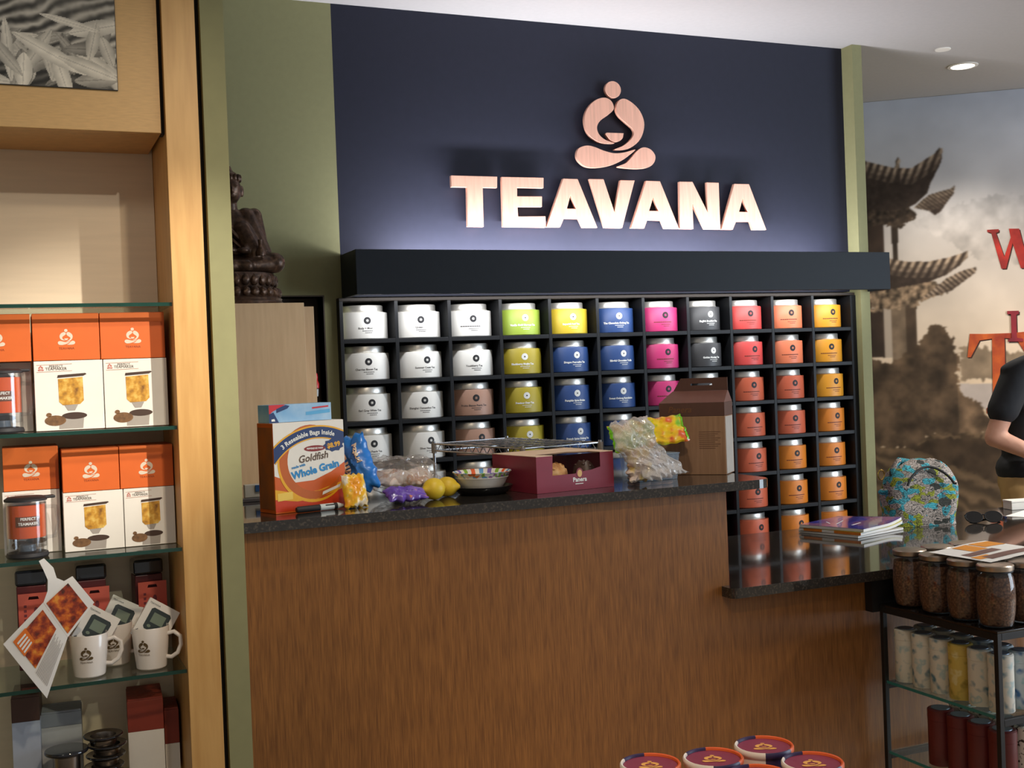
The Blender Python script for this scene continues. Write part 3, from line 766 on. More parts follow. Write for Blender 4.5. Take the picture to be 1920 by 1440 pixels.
o = obj('figure_body', fb_, M_bronze, t); remesh(o, 0.0035, 3)
o = obj('robe_folds', MB().tube([(-0.062, -0.02, z0+0.205), (-0.02, -0.05, z0+0.15), (0.03, -0.045, z0+0.10), (0.06, -0.03, z0+0.07)], 0.007, 8)
        .tube([(-0.07, -0.012, z0+0.19), (-0.03, -0.048, z0+0.13), (0.02, -0.05, z0+0.085)], 0.006, 8), M_bronze, t, smooth=True)
obj('vase', MB().lathe([(0, 0), (0.014, 0), (0.016, 0.012), (0.011, 0.022), (0.006, 0.034), (0.007, 0.052), (0.0, 0.054)], 16, (0.075, -0.085, z0+0.054)), M_bronze, t, smooth=True)
cr = MB()
for i in range(7):
    a = PI*(0.1+0.8*i/6)
    cr.ell((0.034*math.cos(a), -0.028*math.sin(a)-0.002, z0+0.312), (0.007, 0.006, 0.014), 8, 6)
obj('crown_points', cr, M_bronze, t, smooth=True)

t = thing('key_fob', 'red translucent key fob hanging at the dark doorway', 'key fob', (1.070, 4.385, 1.455))
M_redp = mat('red_plastic', (206, 34, 32), 0.3, var=0.1, coat=0.4)
obj('fob_body', MB().lathe([(0, 0.03), (0.012, 0.032), (0.013, 0.05), (0.008, 0.062), (0.009, 0.075), (0.007, 0.088), (0, 0.09)], 16), M_redp, t, smooth=True)
obj('clear_tip', MB().lathe([(0, 0), (0.008, 0.002), (0.010, 0.029), (0, 0.0295)], 16), mat('pale_plastic', (200, 205, 205), 0.25), t, smooth=True)
obj('hook', MB().tube([(0, 0, 0.09), (0, 0.002, 0.10), (0, 0.0105, 0.104)], 0.002, 8), M_steel, t, smooth=True)

# ================================================================== SNACKS ON THE HIGH WORKTOP
def pillow(w, h, th, amp=0.004, seed=0, nu=34, nv=26, crimp=0.08):
    """sealed bag: broad faces look along +-Y, seams at the rim"""
    def surf(u, v, side):
        a = max(0.0, 1-abs(u)**3.0); b2 = max(0.0, 1-abs(v)**3.5)
        k = max(0.0, (a*b2))**0.55
        x = u*w/2*(1-0.05*b2*0+0.0); z = v*h/2
        rg = 1-abs(mnoise.noise(Vector((u*2.6+seed, v*3.4, side*2.0+seed*0.7))))*2.2
        rg2 = 1-abs(mnoise.noise(Vector((u*6+v*3+seed*2, v*5-u*2, side+seed))))*2.2
        n = (rg*0.7+rg2*0.35-0.5)*amp
        wob = mnoise.noise(Vector((u*1.3+seed*1.3, v*1.3, seed)))*amp*1.2
        x += mnoise.noise(Vector((v*4, seed, 1.0)))*amp*1.2*abs(u); z += mnoise.noise(Vector((u*4, seed, 5.0)))*amp*1.5*abs(v)
        return Vector((x, side*(th/2*k+n*k)+wob+side*0.0004, z+h/2))
    mb = MB()
    mb.grid(nu, nv, lambda a, b2: surf(a*2-1, b2*2-1, -1)); mb.grid(nu, nv, lambda a, b2: surf(a*2-1, b2*2-1, 1))
    n = nu*nv
    for i in range(nu-1):
        for j in (0, nv-1): mb.f.append((i*nv+j, (i+1)*nv+j, n+(i+1)*nv+j, n+i*nv+j)); mb.m.append(0)
    for j in range(nv-1):
        for i in (0, nu-1): mb.f.append((i*nv+j, i*nv+j+1, n+i*nv+j+1, n+i*nv+j)); mb.m.append(0)
    fr = lambda u, v, d=0.0: surf(u/(w/2), v/(h/2)-1, -1)+Vector((0, -d, 0))
    return mb, fr

def board_box(t, name, w, d, h, m, bev=0.0008):
    return obj(name, MB().box(-w/2, w/2, 0, d, 0.0004, h), m, t, bev=bev)

# cracker carton
t = thing('cracker_carton', 'large orange and white whole grain cracker carton with a slim blue box on top', 'carton', (0.683, 2.890, TH), R(15))
W, D, H = 0.195, 0.085, 0.220
board_box(t, 'carton_body', W, D, H, mat('carton_orange', (214, 96, 26), 0.45, var=0.05))
fr = front_fr(-W/2, 0, 0)
def uv(l): return [(a*W, b*H) for a, b in l]
pr = MB()
pr.mi(0).poly(uv([(0.0, 0.42), (0.25, 0.33), (0.55, 0.34), (0.8, 0.42), (1.0, 0.52), (1.0, 1.0), (0.0, 1.0)]), fr, 0.0003)
pr.mi(1).poly(uv([(0.0, 0.02), (1.0, 0.02), (1.0, 0.22), (0.6, 0.13), (0.3, 0.12), (0.0, 0.16)]), fr, 0.0004)
pr.mi(2).poly(uv([(0.0, 0.16), (0.3, 0.12), (0.6, 0.13), (0.95, 0.22), (0.95, 0.30), (0.6, 0.22), (0.3, 0.21), (0.0, 0.27)]), fr, 0.0005)
def arcband(cx, cy, r0, r1, a0, a1, n=26, ky=1.0):
    o_ = [(cx+r1*math.cos(a0+(a1-a0)*i/n), cy+r1*ky*math.sin(a0+(a1-a0)*i/n)) for i in range(n+1)]
    i_ = [(cx+r0*math.cos(a0+(a1-a0)*i/n), cy+r0*ky*math.sin(a0+(a1-a0)*i/n)) for i in range(n+1)]
    return o_+i_[::-1]
def taper(cx, cy, r, wmax, a0, a1, n=30, ky=1.0):
    o_ = []; i_ = []
    for i in range(n+1):
        f = i/n; a = a0+(a1-a0)*f; w2 = wmax*math.sin(PI*f)**0.6
        o_.append((cx+(r+w2)*math.cos(a), cy+(r+w2)*ky*math.sin(a))); i_.append((cx+(r-w2*0.5)*math.cos(a), cy+(r-w2*0.5)*ky*math.sin(a)))
    return o_+i_[::-1]
pr.mi(3).poly(clip_rect([(x, y) for x, y in taper(0.110, 0.123, 0.082, 0.016, R(70), R(330))], 0, W, 0, H), fr, 0.0006)
pr.mi(2).poly(clip_rect([(x, y) for x, y in taper(0.110, 0.123, 0.098, 0.005, R(150), R(330))], 0, W, 0, H), fr, 0.0007)
pr.mi(4).poly(clip_rect([p for p in arcband(0.120, 0.030, 0.150, 0.176, R(47), R(142))], 0, W, 0, H), fr, 0.0008)
pr.mi(2).poly(clip_rect([p for p in arcband(0.120, 0.030, 0.176, 0.180, R(47), R(142))], 0, W, 0, H), fr, 0.0008)
pr.mi(2).poly(clip_rect([p for p in arcband(0.120, 0.030, 0.147, 0.150, R(66), R(142))], 0, W, 0, H), fr, 0.0008)
pr.mi(4).poly([(0.165+0.030*(1 if i % 2 else 0.82)*math.cos(2*PI*i/18), 0.158+0.017*(1 if i % 2 else 0.82)*math.sin(2*PI*i/18)) for i in range(18)], fr, 0.0009)
pr.mi(5); put_text(pr, '3 Resealable Bags Inside', 0.0160, fr, 0.092, 0.1895, 0.0011, bold=0.0004, arc=0.165, ang=R(10))
pr.mi(2); put_text(pr, '$8.99', 0.0165, fr, 0.165, 0.158, 0.0011, bold=0.0007, ang=R(8))
pr.mi(6).poly([p for p in ellipse(0.112, 0.153, 0.030, 0.0075, 20)], fr, 0.0008)
pr.mi(5); put_text(pr, 'PEPPERIDGE FARM', 0.0055, fr, 0.112, 0.153, 0.0011, bold=0.0002)
pr.mi(7); put_text(pr, 'Goldfish', 0.025, fr, 0.106, 0.131, 0.0011, bold=0.0004, shear=0.25, ang=R(6))
pr.mi(8); put_text(pr, 'Whole Grain', 0.0250, fr, 0.112, 0.100, 0.0011, bold=0.0011, ang=R(10))
put_text(pr, 'made with', 0.009, fr, 0.065, 0.112, 0.0011, bold=0.0003, ang=R(10))
pr.mi(9).poly(uv([(0.03, 0.14), (0.24, 0.15), (0.24, 0.235), (0.03, 0.225)]), fr, 0.0010)
pr.mi(5).poly([(0.128, 0.036), (0.178, 0.052), (0.181, 0.060), (0.130, 0.044)], fr, 0.0010)
obj('printed_front', pr, [M_white, mat('print_red', (206, 62, 22), 0.45), mat('print_yellow', (240, 176, 30), 0.45), mat('print_caramel', (196, 98, 30), 0.45), mat('print_navy', (34, 58, 110), 0.45),
    M_inkw, mat('print_maroon', (140, 40, 34), 0.45), mat('print_brown', (92, 70, 52), 0.45), mat('print_sky', (40, 140, 206), 0.45), mat('print_cream', (246, 206, 90), 0.45)], t, recalc=False)
obj('printed_side', MB().box(-W/2-0.0006, -W/2, 0.004, D-0.004, 0.01, H-0.01), ramp_mat('carton_side', [(0.35, (176, 92, 34)), (0.55, (150, 84, 44)), (0.75, (120, 74, 50))], scale=14, rough=0.5), t)
obj('lid_flap', MB().box(-W/2+0.001, W/2-0.001, 0.001, D-0.001, H, H+0.0006), M_white, t)

# freezer bag box lying on the carton
t = thing('freezer_bag_box', 'slim light blue bag box with a red and navy corner lying on the cracker carton', 'box', (0.668, 2.905, TH+H+0.0007), R(15))
W2, D2, H2 = 0.172, 0.060, 0.044
board_box(t, 'box_body', W2, D2, H2, ramp_mat('box_sky', [(0.3, (110, 170, 220)), (0.7, (190, 216, 236))], scale=12, rough=0.4))
pr = MB(); fr = front_fr(-W2/2, 0, 0)
pr.mi(0).poly([(0.0, 0.020), (0.01, 0.028), (0.045, 0.044), (0.0, 0.044)], fr, 0.0003)
pr.mi(1).poly([(0, 0), (0.026, 0), (0.012, 0.026), (0.0, 0.022)], fr, 0.0004)
pr.mi(1).poly([(0.02, 0.024), (0.05, 0.034), (0.056, 0.040), (0.045, 0.043), (0.02, 0.034)], fr, 0.0005)
pr.mi(2).poly([(0.10, 0.015), (0.168, 0.019), (0.168, 0.028), (0.10, 0.023)], fr, 0.0004)
pr.mi(3).poly([(0.006, 0.004), (0.016, 0.004), (0.014, 0.010), (0.006, 0.009)], fr, 0.0006)
pr.mi(0).poly([(0.118, 0.030), (0.164, 0.033), (0.164, 0.037), (0.118, 0.034)], fr, 0.0004)
obj('printed_front', pr, [mat('print_scarlet', (206, 44, 52), 0.4), mat('print_navy', (34, 58, 110)), mat('print_aqua', (90, 170, 220), 0.4), M_inkw], t, recalc=False)

# marker pen lying in front of the carton
t = thing('marker_pen', 'black and white marker pen lying in front of the cracker carton', 'marker', (0.700, 2.866, TH), R(13))
rx = lambda p: [(x, 0, 0.0085) for x in p]
obj('cap', MB().tube([(-0.066, 0, 0.0085), (-0.062, 0, 0.0085), (-0.004, 0, 0.0085)], [0.006, 0.008, 0.008], 16), M_ink, t, smooth=True)
obj('barrel', MB().tube([(-0.0035, 0, 0.0085), (0.046, 0, 0.0085), (0.062, 0, 0.0085)], [0.0082, 0.0082, 0.003], 16), mat('marker_grey', (206, 214, 214), 0.35), t, smooth=True)
obj('barrel_stripe', MB().tube([(0.034, 0, 0.0085), (0.043, 0, 0.0085)], 0.00835, 16).tube([(0.010, -0.0068, 0.0135), (0.034, -0.0068, 0.0135)], 0.0016, 6), M_ink, t, smooth=True)

# blue candy bag
mb, fr = pillow(0.115, 0.150, 0.055, 0.007, 3)
t = thing('blue_candy_bag', 'crinkled bright blue candy bag leaning beside the cracker carton', 'candy bag', (0.842, 2.985, TH+0.024), rot=(0, R(-20), R(-48)))
M_bluebag = mat('blue_foil', (40, 124, 214), 0.28, var=0.18, scale=14, coat=0.4)
obj('bag_foil', mb, M_bluebag, t, smooth=True)
pr = MB()
pr.mi(0).poly([(-0.055, 0.03), (0.01, 0.03), (0.015, 0.145), (-0.055, 0.155)], fr, 0.002)
pr.mi(1); put_text(pr, "m&m's", 0.034, fr, -0.005, 0.06, 0.003, bold=0.0016, ang=R(90)); put_text(pr, 'pretzel', 0.018, fr, 0.035, 0.10, 0.003, bold=0.0008, ang=R(90))
obj('printed_panel', pr, [mat('print_cocoa', (66, 36, 24), 0.35), mat('print_ivory', (240, 226, 200), 0.4)], t, recalc=False)
# small yellow and orange sweet bag
mb, fr = pillow(0.062, 0.085, 0.030, 0.005, 8, 22, 20)
t = thing('yellow_candy_bag', 'small yellow and orange candy bag standing in front of the blue bag', 'candy bag', (0.790, 2.862, TH+0.001), rot=(R(-14), 0, R(12)))
obj('bag_foil', mb, ramp_mat('yellow_foil', [(0.38, (244, 158, 20)), (0.5, (246, 196, 40)), (0.58, (232, 226, 214)), (0.66, (240, 150, 24))], scale=22, rough=0.3, coat=0.4), t, smooth=True)

# clear bag with snacks
M_film = glass_mat('clear_film', (0.93, 0.93, 0.93), 0.10, 0.07, 0.16, (222, 212, 206))
mb, fr = pillow(0.190, 0.125, 0.070, 0.016, 12, 60, 44)
t = thing('clear_snack_bag', 'crumpled clear plastic bag of snacks slumped between blue bag and lemons', 'plastic bag', (0.968, 3.000, TH+0.034), rot=(R(-64), R(3), R(-4)))
obj('plastic_film', mb, M_film, t, smooth=True)
inn, _ = pillow(0.15, 0.07, 0.035, 0.010, 15, 24, 18)
obj('snack_contents', inn, ramp_mat('mixed_snacks', [(0.35, (222, 200, 190)), (0.5, (236, 226, 220)), (0.6, (206, 160, 130)), (0.7, (226, 214, 208))], scale=30, rough=0.7), t, smooth=True)
mb, fr = pillow(0.105, 0.062, 0.022, 0.006, 21, 26, 18)
t = thing('purple_candy_bag', 'small shiny purple candy bag with orange patches lying at the worktop edge', 'candy bag', (0.922, 2.846, TH+0.012), rot=(R(-66), 0, R(2)))
obj('bag_foil', mb, ramp_mat('purple_foil', [(0.40, (92, 60, 160)), (0.55, (120, 90, 190)), (0.60, (240, 150, 30)), (0.68, (246, 180, 40))], scale=16, rough=0.25, coat=0.5), t, smooth=True)

M_lemon = mat('lemon_skin', (232, 196, 50), 0.45, var=0.12, scale=20, bump=0.15)
for i, (x, y, a, lb) in enumerate(((1.008, 2.905, 20, 'larger yellow lemon at the front beside the purple bag'), (1.062, 2.955, -35, 'yellow lemon tucked between front lemon and striped bowl'))):
    t = thing('lemon', lb, 'fruit', (x, y, TH), R(a), 'yellow lemons on the worktop')
    r = 0.0285-0.002*i
    pf = [(0, -0.038), (0.004, -0.037), (0.008, -0.032)]+[(r*math.sin(PI*k/14)*1.0, -0.030*math.cos(PI*k/14)) for k in range(2, 13)]+[(0.008, 0.032), (0.004, 0.036), (0, 0.037)]
    lm = MB().lathe(pf, 24)
    lm.v = [(v[2], v[1], v[0]+r) for v in lm.v]
    obj('fruit_skin', lm, M_lemon, t, smooth=True)
    obj('stem_end', MB().ell((-0.0375, 0, r), (0.003, 0.005, 0.005), 10, 6), mat('stem_brown', (70, 52, 30), 0.8), t, smooth=True)

# striped paper bowls on a black tray
t = thing('black_tray', 'low round black plastic tray under the striped bowls', 'tray', (1.166, 2.962, TH))
obj('tray_body', MB().lathe([(0, 0.0005), (0.062, 0.0005), (0.080, 0.016), (0.082, 0.022), (0.079, 0.022), (0.066, 0.006), (0, 0.005)], 40), mat('black_plastic', (24, 24, 26), 0.3, coat=0.2), t, smooth=True)
bowlcols = [mat('bowl_white', (240, 236, 232), 0.45), mat('bowl_orange', (236, 100, 40), 0.45), mat('bowl_lime', (140, 186, 60), 0.45), mat('bowl_violet', (130, 104, 190), 0.45), mat('bowl_blue', (92, 156, 214), 0.45),
    ramp_mat('bowl_confetti', [(0.0, (240, 236, 232)), (0.35, (120, 170, 216)), (0.5, (236, 130, 60)), (0.62, (150, 190, 90)), (0.75, (236, 232, 228)), (0.88, (170, 120, 180))], kind='voronoi', scale=110, rough=0.45, interp='CONSTANT')]
def bowl(lb, z, s, stripes):
    t = thing('paper_bowl', lb, 'bowl', (1.166, 2.962, z), 0.2, 'nested paper bowls')
    seg = 80; mb = MB()
    prof = [(0, 0.004), (0.045, 0.004), (0.056, 0.012), (0.068, 0.026), (0.073, 0.037), (0.079, 0.0405), (0.0795, 0.0390), (0.0745, 0.034), (0.069, 0.023), (0.060, 0.010), (0.050, 0.0005), (0, 0.0005)]
    prof = [(r_*s, z_) for r_, z_ in prof]
    n = len(prof)
    for i in range(seg):
        for r_, z_ in prof: mb.v.append((r_*math.cos(2*PI*i/seg), r_*math.sin(2*PI*i/seg), z_))
    for i in range(seg):
        j = (i+1) % seg
        for k in range(n-1):
            c = 0
            if stripes and k in (3, 4, 5): c = (0 if (i//2) % 2 else 1+(i//4) % 4)
            elif stripes and k in (2, 6, 7, 8): c = 5
            mb.f.append((i*n+k, j*n+k, j*n+k+1, i*n+k+1)); mb.m.append(c)
    obj('bowl_wall', mb, bowlcols if stripes else bowlcols[:1], t, smooth=True)
bowl('plain white paper bowl nested under the striped one', TH+0.0062, 0.90, False)
bowl('paper bowl with rainbow striped rim on top of the black tray', TH+0.0205, 1.0, True)

# wire rack
t = thing('wire_rack', 'low chrome wire rack standing behind the maroon pastry box', 'rack', (1.45, 3.40, TH), R(11))
w2, d2, zt = 0.142, 0.252, 0.101
for sx in (-1, 1):
    for sy in (-1, 1):
        l = obj('leg', MB().tube([(sx*w2, sy*d2, 0.0005), (sx*w2, sy*d2, zt+0.008)], 0.005, 10), M_chrome, t, smooth=True)
        obj('leg_sleeve', MB().tube([(sx*w2, sy*d2, zt-0.030), (sx*w2, sy*d2, zt+0.002)], 0.0085, 12), mat('grey_sleeve', (150, 140, 130), 0.4, 0.3), l, smooth=True)
for dz in (0, -0.022):
    obj('rim_wire', MB().tube([(-w2, -d2, zt+dz), (w2, -d2, zt+dz), (w2, d2, zt+dz), (-w2, d2, zt+dz)], 0.0028, 8, closed=True), M_chrome, t, smooth=True)
for i in range(1, 11):
    y = -d2+2*d2*i/11
    obj('cross_wire', MB().tube([(-w2, y, zt+0.003), (w2, y, zt+0.003)], 0.0013, 6), M_chrome, t, smooth=True)
for i in range(1, 4):
    x = -w2+2*w2*i/4
    obj('long_wire', MB().tube([(x, -d2, zt-0.001), (x, d2, zt-0.001)], 0.0022, 6), M_chrome, t, smooth=True)
zz = MB()
for sx in (-1, 1):
    p = [(sx*w2, -d2+2*d2*i/24, zt-(0.022 if i % 2 else 0.0)) for i in range(25)]
    zz.tube(p, 0.0016, 6)
obj('truss_wire', zz, M_chrome, t, smooth=True)

# maroon pastry box with a window
t = thing('pastry_box', 'maroon bakery box with a clear window showing pastries', 'bakery box', (1.393, 2.853, TH), R(8.5))
W, D, H = 0.25, 0.225, 0.097
M_maroon = mat('maroon_card', (136, 38, 58), 0.5, var=0.05); M_cream = mat('cream_card', (236, 206, 178), 0.6, var=0.03)
fr = front_fr(-W/2, 0, 0)
win = [(0.052, H), (0.050, 0.045), (0.120, 0.045), (0.155, 0.050), (0.178, 0.052), (0.206, 0.058), (0.206, H)]
obj('front_wall', MB().loops([[(0, 0.0005), (W, 0.0005), (W, H)]+win[::-1]+[(0, H)]], fr, 0.0, -0.0015), M_maroon, t)
obj('side_wall', MB().box(-W/2, -W/2+0.0015, 0.0018, D, 0.0005, H), M_maroon, t); obj('side_wall', MB().box(W/2-0.0015, W/2, 0.0018, D, 0.0005, H), M_maroon, t)
obj('rear_wall', MB().box(-W/2+0.002, W/2-0.002, D-0.0015, D, 0.0005, H), M_maroon, t)
obj('box_floor', MB().box(-W/2+0.002, W/2-0.002, 0.002, D-0.002, 0.0005, 0.002), M_cream, t)
tf = top_fr(-W/2, 0, H)
obj('top_panel', MB().loops([[(0, 0.0), (0.052, 0.0), (0.030, 0.075), (0.155, 0.085), (0.205, 0.055), (0.206, 0.0), (W, 0.0), (W, D), (0, D)]], tf, 0.0016, 0.0002), M_cream, t)
fm = MB().poly(win, fr, -0.0018); fm.poly([(0.045, 0.002), (0.206, 0.002), (0.206, 0.08), (0.03, 0.085)], tf, -0.0004)
obj('window_film', fm, glass_mat('window_film', (0.95, 0.95, 0.95), 0.012, 0.03), t, recalc=False)
pr = MB(); pr.mi(0); put_text(pr, 'Panera', 0.0165, fr, 0.137, 0.0285, 0.0006, bold=0.0005)
pr.poly([(0.122, 0.0165), (0.148, 0.0165), (0.148, 0.0185), (0.122, 0.0185)], fr, 0.0006)
pr.mi(2).poly(ellipse(0.137, 0.046, 0.011, 0.0135, 22), fr, 0.0006); pr.mi(1).poly(ellipse(0.137, 0.045, 0.0075, 0.010, 20), fr, 0.0009)
obj('printed_logo', pr, [M_inkw, mat('print_wheat', (222, 178, 110), 0.5), M_maroon], t, recalc=False)
Rz = Matrix.Rotation(R(8.5), 3, 'Z')
def inbox(x, y, z): q = Rz @ Vector((x, y, 0)); return (1.393+q.x, 2.853+q.y, TH+z)
M_pastry = ramp_mat('golden_pastry', [(0.3, (168, 108, 58)), (0.55, (214, 160, 100)), (0.75, (236, 200, 150))], scale=40, rough=0.7, bump=0.4)
M_choc = ramp_mat('chocolate', [(0.3, (44, 28, 22)), (0.7, (86, 58, 46))], scale=30, rough=0.4, bump=0.3)
for k, (x, y, rx_, ry_, h, m, lb) in enumerate(((-0.035, 0.050, 0.040, 0.036, 0.068, M_pastry, 'golden crumbly scone at the left of the bakery box window'),
        (0.012, 0.110, 0.028, 0.030, 0.064, M_pastry, 'golden bun behind the scone inside the bakery box'), (0.058, 0.045, 0.026, 0.034, 0.070, M_choc, 'dark chocolate pastry at the right of the bakery box window'))):
    t = thing('pastry', lb, 'pastry', inbox(x, y, 0.0022), 0.4*k, 'pastries in the maroon box')
    pm = MB().lathe([(0, 0), (0.9, 0), (1.0, 0.25), (0.85, 0.75), (0.45, 0.98), (0, 1.0)], 30)
    pm.v = [(v[0]*rx_*(1+0.12*mnoise.noise(Vector(v)*3+Vector((k, 0, 0)))), v[1]*ry_*(1+0.12*mnoise.noise(Vector(v)*3)), v[2]*h*(1+0.15*mnoise.noise(Vector((v[0]*4, v[1]*4, k))))) for v in pm.v]
    obj('crust', pm, m, t, smooth=True)
    pm2 = MB()
    for i in range(9):
        a = i*2.4; rr = 0.75*math.sqrt(i/9)
        pm2.ell((rr*math.cos(a)*rx_, rr*math.sin(a)*ry_, h*(0.99-0.35*rr*rr)), (0.006, 0.006, 0.004), 8, 6)
    obj('crumble_topping', pm2, m, t, smooth=True)

# clear plastic tub with cookies, plastic bag, candy bag
t = thing('plastic_tub', 'clear ribbed plastic tub of cookies in front of the brown bag', 'plastic tub', (1.690, 2.925, TH), R(4))
W, D, H = 0.140, 0.095, 0.072
M_tub = glass_mat('tub_plastic', (0.94, 0.96, 0.98), 0.10, 0.06, 0.30, (180, 205, 228))
tb = MB()
pts = []
for i in range(40):
    u = i/40*4; k = int(u); f = u-k
    c = [(-1, -1), (1, -1), (1, 1), (-1, 1), (-1, -1)]
    x = c[k][0]+(c[k+1][0]-c[k][0])*f; y = c[k][1]+(c[k+1][1]-c[k][1])*f
    rb = 0.985 if i % 2 else 1.0
    pts.append((x*W/2*rb, D/2+y*D/2*rb))
n = len(pts)
for z, s in ((0.0006, 0.92), (H-0.012, 0.99), (H-0.011, 1.0), (H, 1.0)):
    tb.v += [(x*s, D/2+(y-D/2)*s, z) for x, y in pts]
for l in range(3):
    for i in range(n): tb.f.append((l*n+i, l*n+(i+1) % n, (l+1)*n+(i+1) % n, (l+1)*n+i)); tb.m.append(0)
tb.f.append(tuple(range(n))[::-1]); tb.m.append(0)
obj('tub_wall', tb, M_tub, t, smooth=False)
obj('tub_lid', MB().box(-W/2-0.002, W/2+0.002, -0.002, D+0.002, H+0.0003, H+0.004), M_tub, t, bev=0.001)
ck = MB()
for i in range(10): ck.lathe([(0, 0), (0.024, 0), (0.026, 0.005), (0.022, 0.010), (0, 0.011)], 18, (-0.038+0.038*(i % 3), 0.032+0.030*((i//3) % 2), 0.003+0.0125*(i//5)))
obj('cookies', ck, mat('cookie', (206, 160, 128), 0.7, var=0.15, scale=40), t, smooth=True)

mb, fr = pillow(0.140, 0.172, 0.056, 0.016, 33, 60, 60)
t = thing('crumpled_plastic_bag', 'crumpled clear plastic bag sagging over the worktop edge beside the bakery box', 'plastic bag', (1.590, 2.850, TH+0.012), rot=(R(-6), R(-4), R(14)))
mb.v = [(v[0]+0.55*max(0, 0.11-v[2]), v[1]-0.95*max(0, 0.060-v[2]), v[2]) for v in mb.v]
obj('plastic_film', mb, glass_mat('milky_film', (0.92, 0.92, 0.92), 0.12, 0.09, 0.40, (232, 226, 222)), t, smooth=True)
inn, _ = pillow(0.08, 0.09, 0.035, 0.010, 37, 20, 18)
obj('bag_contents', inn, ramp_mat('fruit_contents', [(0.42, (220, 200, 190)), (0.55, (236, 206, 120)), (0.62, (226, 190, 170))], scale=26, rough=0.6), t, smooth=True)

mb, fr = pillow(0.235, 0.088, 0.034, 0.007, 44, 46, 26)
t = thing('green_candy_bag', 'green, yellow and orange fruit candy bag lying across the plastic tub', 'candy bag', (1.700, 2.970, TH+0.0930), rot=(R(-28), R(-6), R(-4)))
obj('bag_foil', mb, ramp_mat('fruit_foil', [(0.33, (70, 150, 40)), (0.42, (150, 200, 40)), (0.48, (244, 212, 30)), (0.55, (246, 190, 30)), (0.60, (236, 96, 50)), (0.68, (226, 120, 40))], scale=13, rough=0.25, coat=0.5), t, smooth=True)
sm = MB()
for s in (-1, 1): sm.grid(3, 16, lambda a, b2, s=s: fr(s*(0.1085+0.009*a), 0.003+0.082*b2, 0.0012))
obj('seal_strip', sm, mat('lime_foil', (120, 204, 30), 0.3, coat=0.4), t, recalc=False)

# brown take-away carrier
t = thing('takeaway_carrier', 'tall brown paper takeaway carrier with a dark gable top and handle slot', 'paper carrier', (1.853, 3.005, TH), R(-46))
W, D = 0.196, 0.105
M_kraft = wood_mat('kraft_board', (150, 112, 82), (170, 130, 98), 0.6, sx=120, sz=8, coat=0); M_dkraft = mat('dark_kraft', (92, 60, 50), 0.55, var=0.06)
obj('carrier_body', MB().box(-W/2, W/2, 0, D, 0.0005, 0.172), M_kraft, t, bev=0.001)
obj('dark_band', MB().box(-W/2-0.0003, W/2+0.0003, -0.0003, D+0.0003, 0.1725, 0.212), M_dkraft, t, bev=0.0006)
g = MB()
zA, zB = 0.2123, 0.246
v = [(-W/2, 0, zA), (W/2, 0, zA), (W/2, D, zA), (-W/2, D, zA), (-W/2+0.03, D/2-0.004, zB), (W/2, D/2-0.004, zB), (W/2, D/2+0.004, zB), (-W/2+0.03, D/2+0.004, zB)]
g.add(v, [(0, 1, 5, 4), (1, 2, 6, 5), (2, 3, 7, 6), (3, 0, 4, 7), (4, 5, 6, 7), (3, 2, 1, 0)])
obj('gable_top', g, mat('mid_kraft', (126, 84, 74), 0.55, var=0.05), t)
hfr = front_fr(-W/2, D/2-0.002, 0)
slot = [(0.085, 0.262), (0.150, 0.262), (0.150, 0.268), (0.085, 0.268)]
obj('handle_panel', MB().loops([[(0.032, zB+0.0003), (W, zB+0.0003), (W, 0.284), (0.055, 0.284)], slot], hfr, 0.0, -0.004), M_dkraft, t)
obj('lit_side_gusset', MB().box(W/2+0.0003, W/2+0.0012, 0.004, D-0.01, 0.003, 0.170), mat('lit_gusset_tone', (190, 182, 172), 0.6), t)  # pale strip, light on the side gusset put into its colour
pr = MB(); cf = front_fr(-W/2, -0.0004, 0)
put_text(pr, 'Panera', 0.026, cf, 0.062, 0.192, 0.0004, bold=0.0003, shear=0.25)
obj('printed_logo', pr, mat('print_umber', (120, 78, 48), 0.5), t, recalc=False)
pr = MB()
for i in range(9): pr.poly([(0.118, 0.125-0.006*i), (0.182-0.008*(i % 3), 0.125-0.006*i), (0.182-0.008*(i % 3), 0.127-0.006*i), (0.118, 0.127-0.006*i)], front_fr(-W/2, 0, 0), 0.0004)
obj('printed_lines', pr, mat('print_taupe', (120, 84, 62), 0.55), t, recalc=False)

# outlet box and ledge at the far left end
t = thing('outlet_box', 'small white outlet box with a blue switch on a grey ledge by the maple cabinet', 'outlet', (0.605, 3.22, TH))
obj('grey_ledge', MB().box(-0.13, 0.10, -0.008, 0.030, 0.0005, 0.010), mat('grey_metal', (120, 120, 122), 0.35, 0.5), t, bev=0.001)
obj('outlet_plate', MB().box(-0.024, 0.030, 0.006, 0.026, 0.0105, 0.046), mat('ivory_plastic', (206, 200, 186), 0.4), t, bev=0.002)
obj('blue_switch', MB().box(0.004, 0.018, 0.001, 0.0055, 0.026, 0.044), mat('blue_plastic', (50, 90, 140), 0.35), t, bev=0.001)

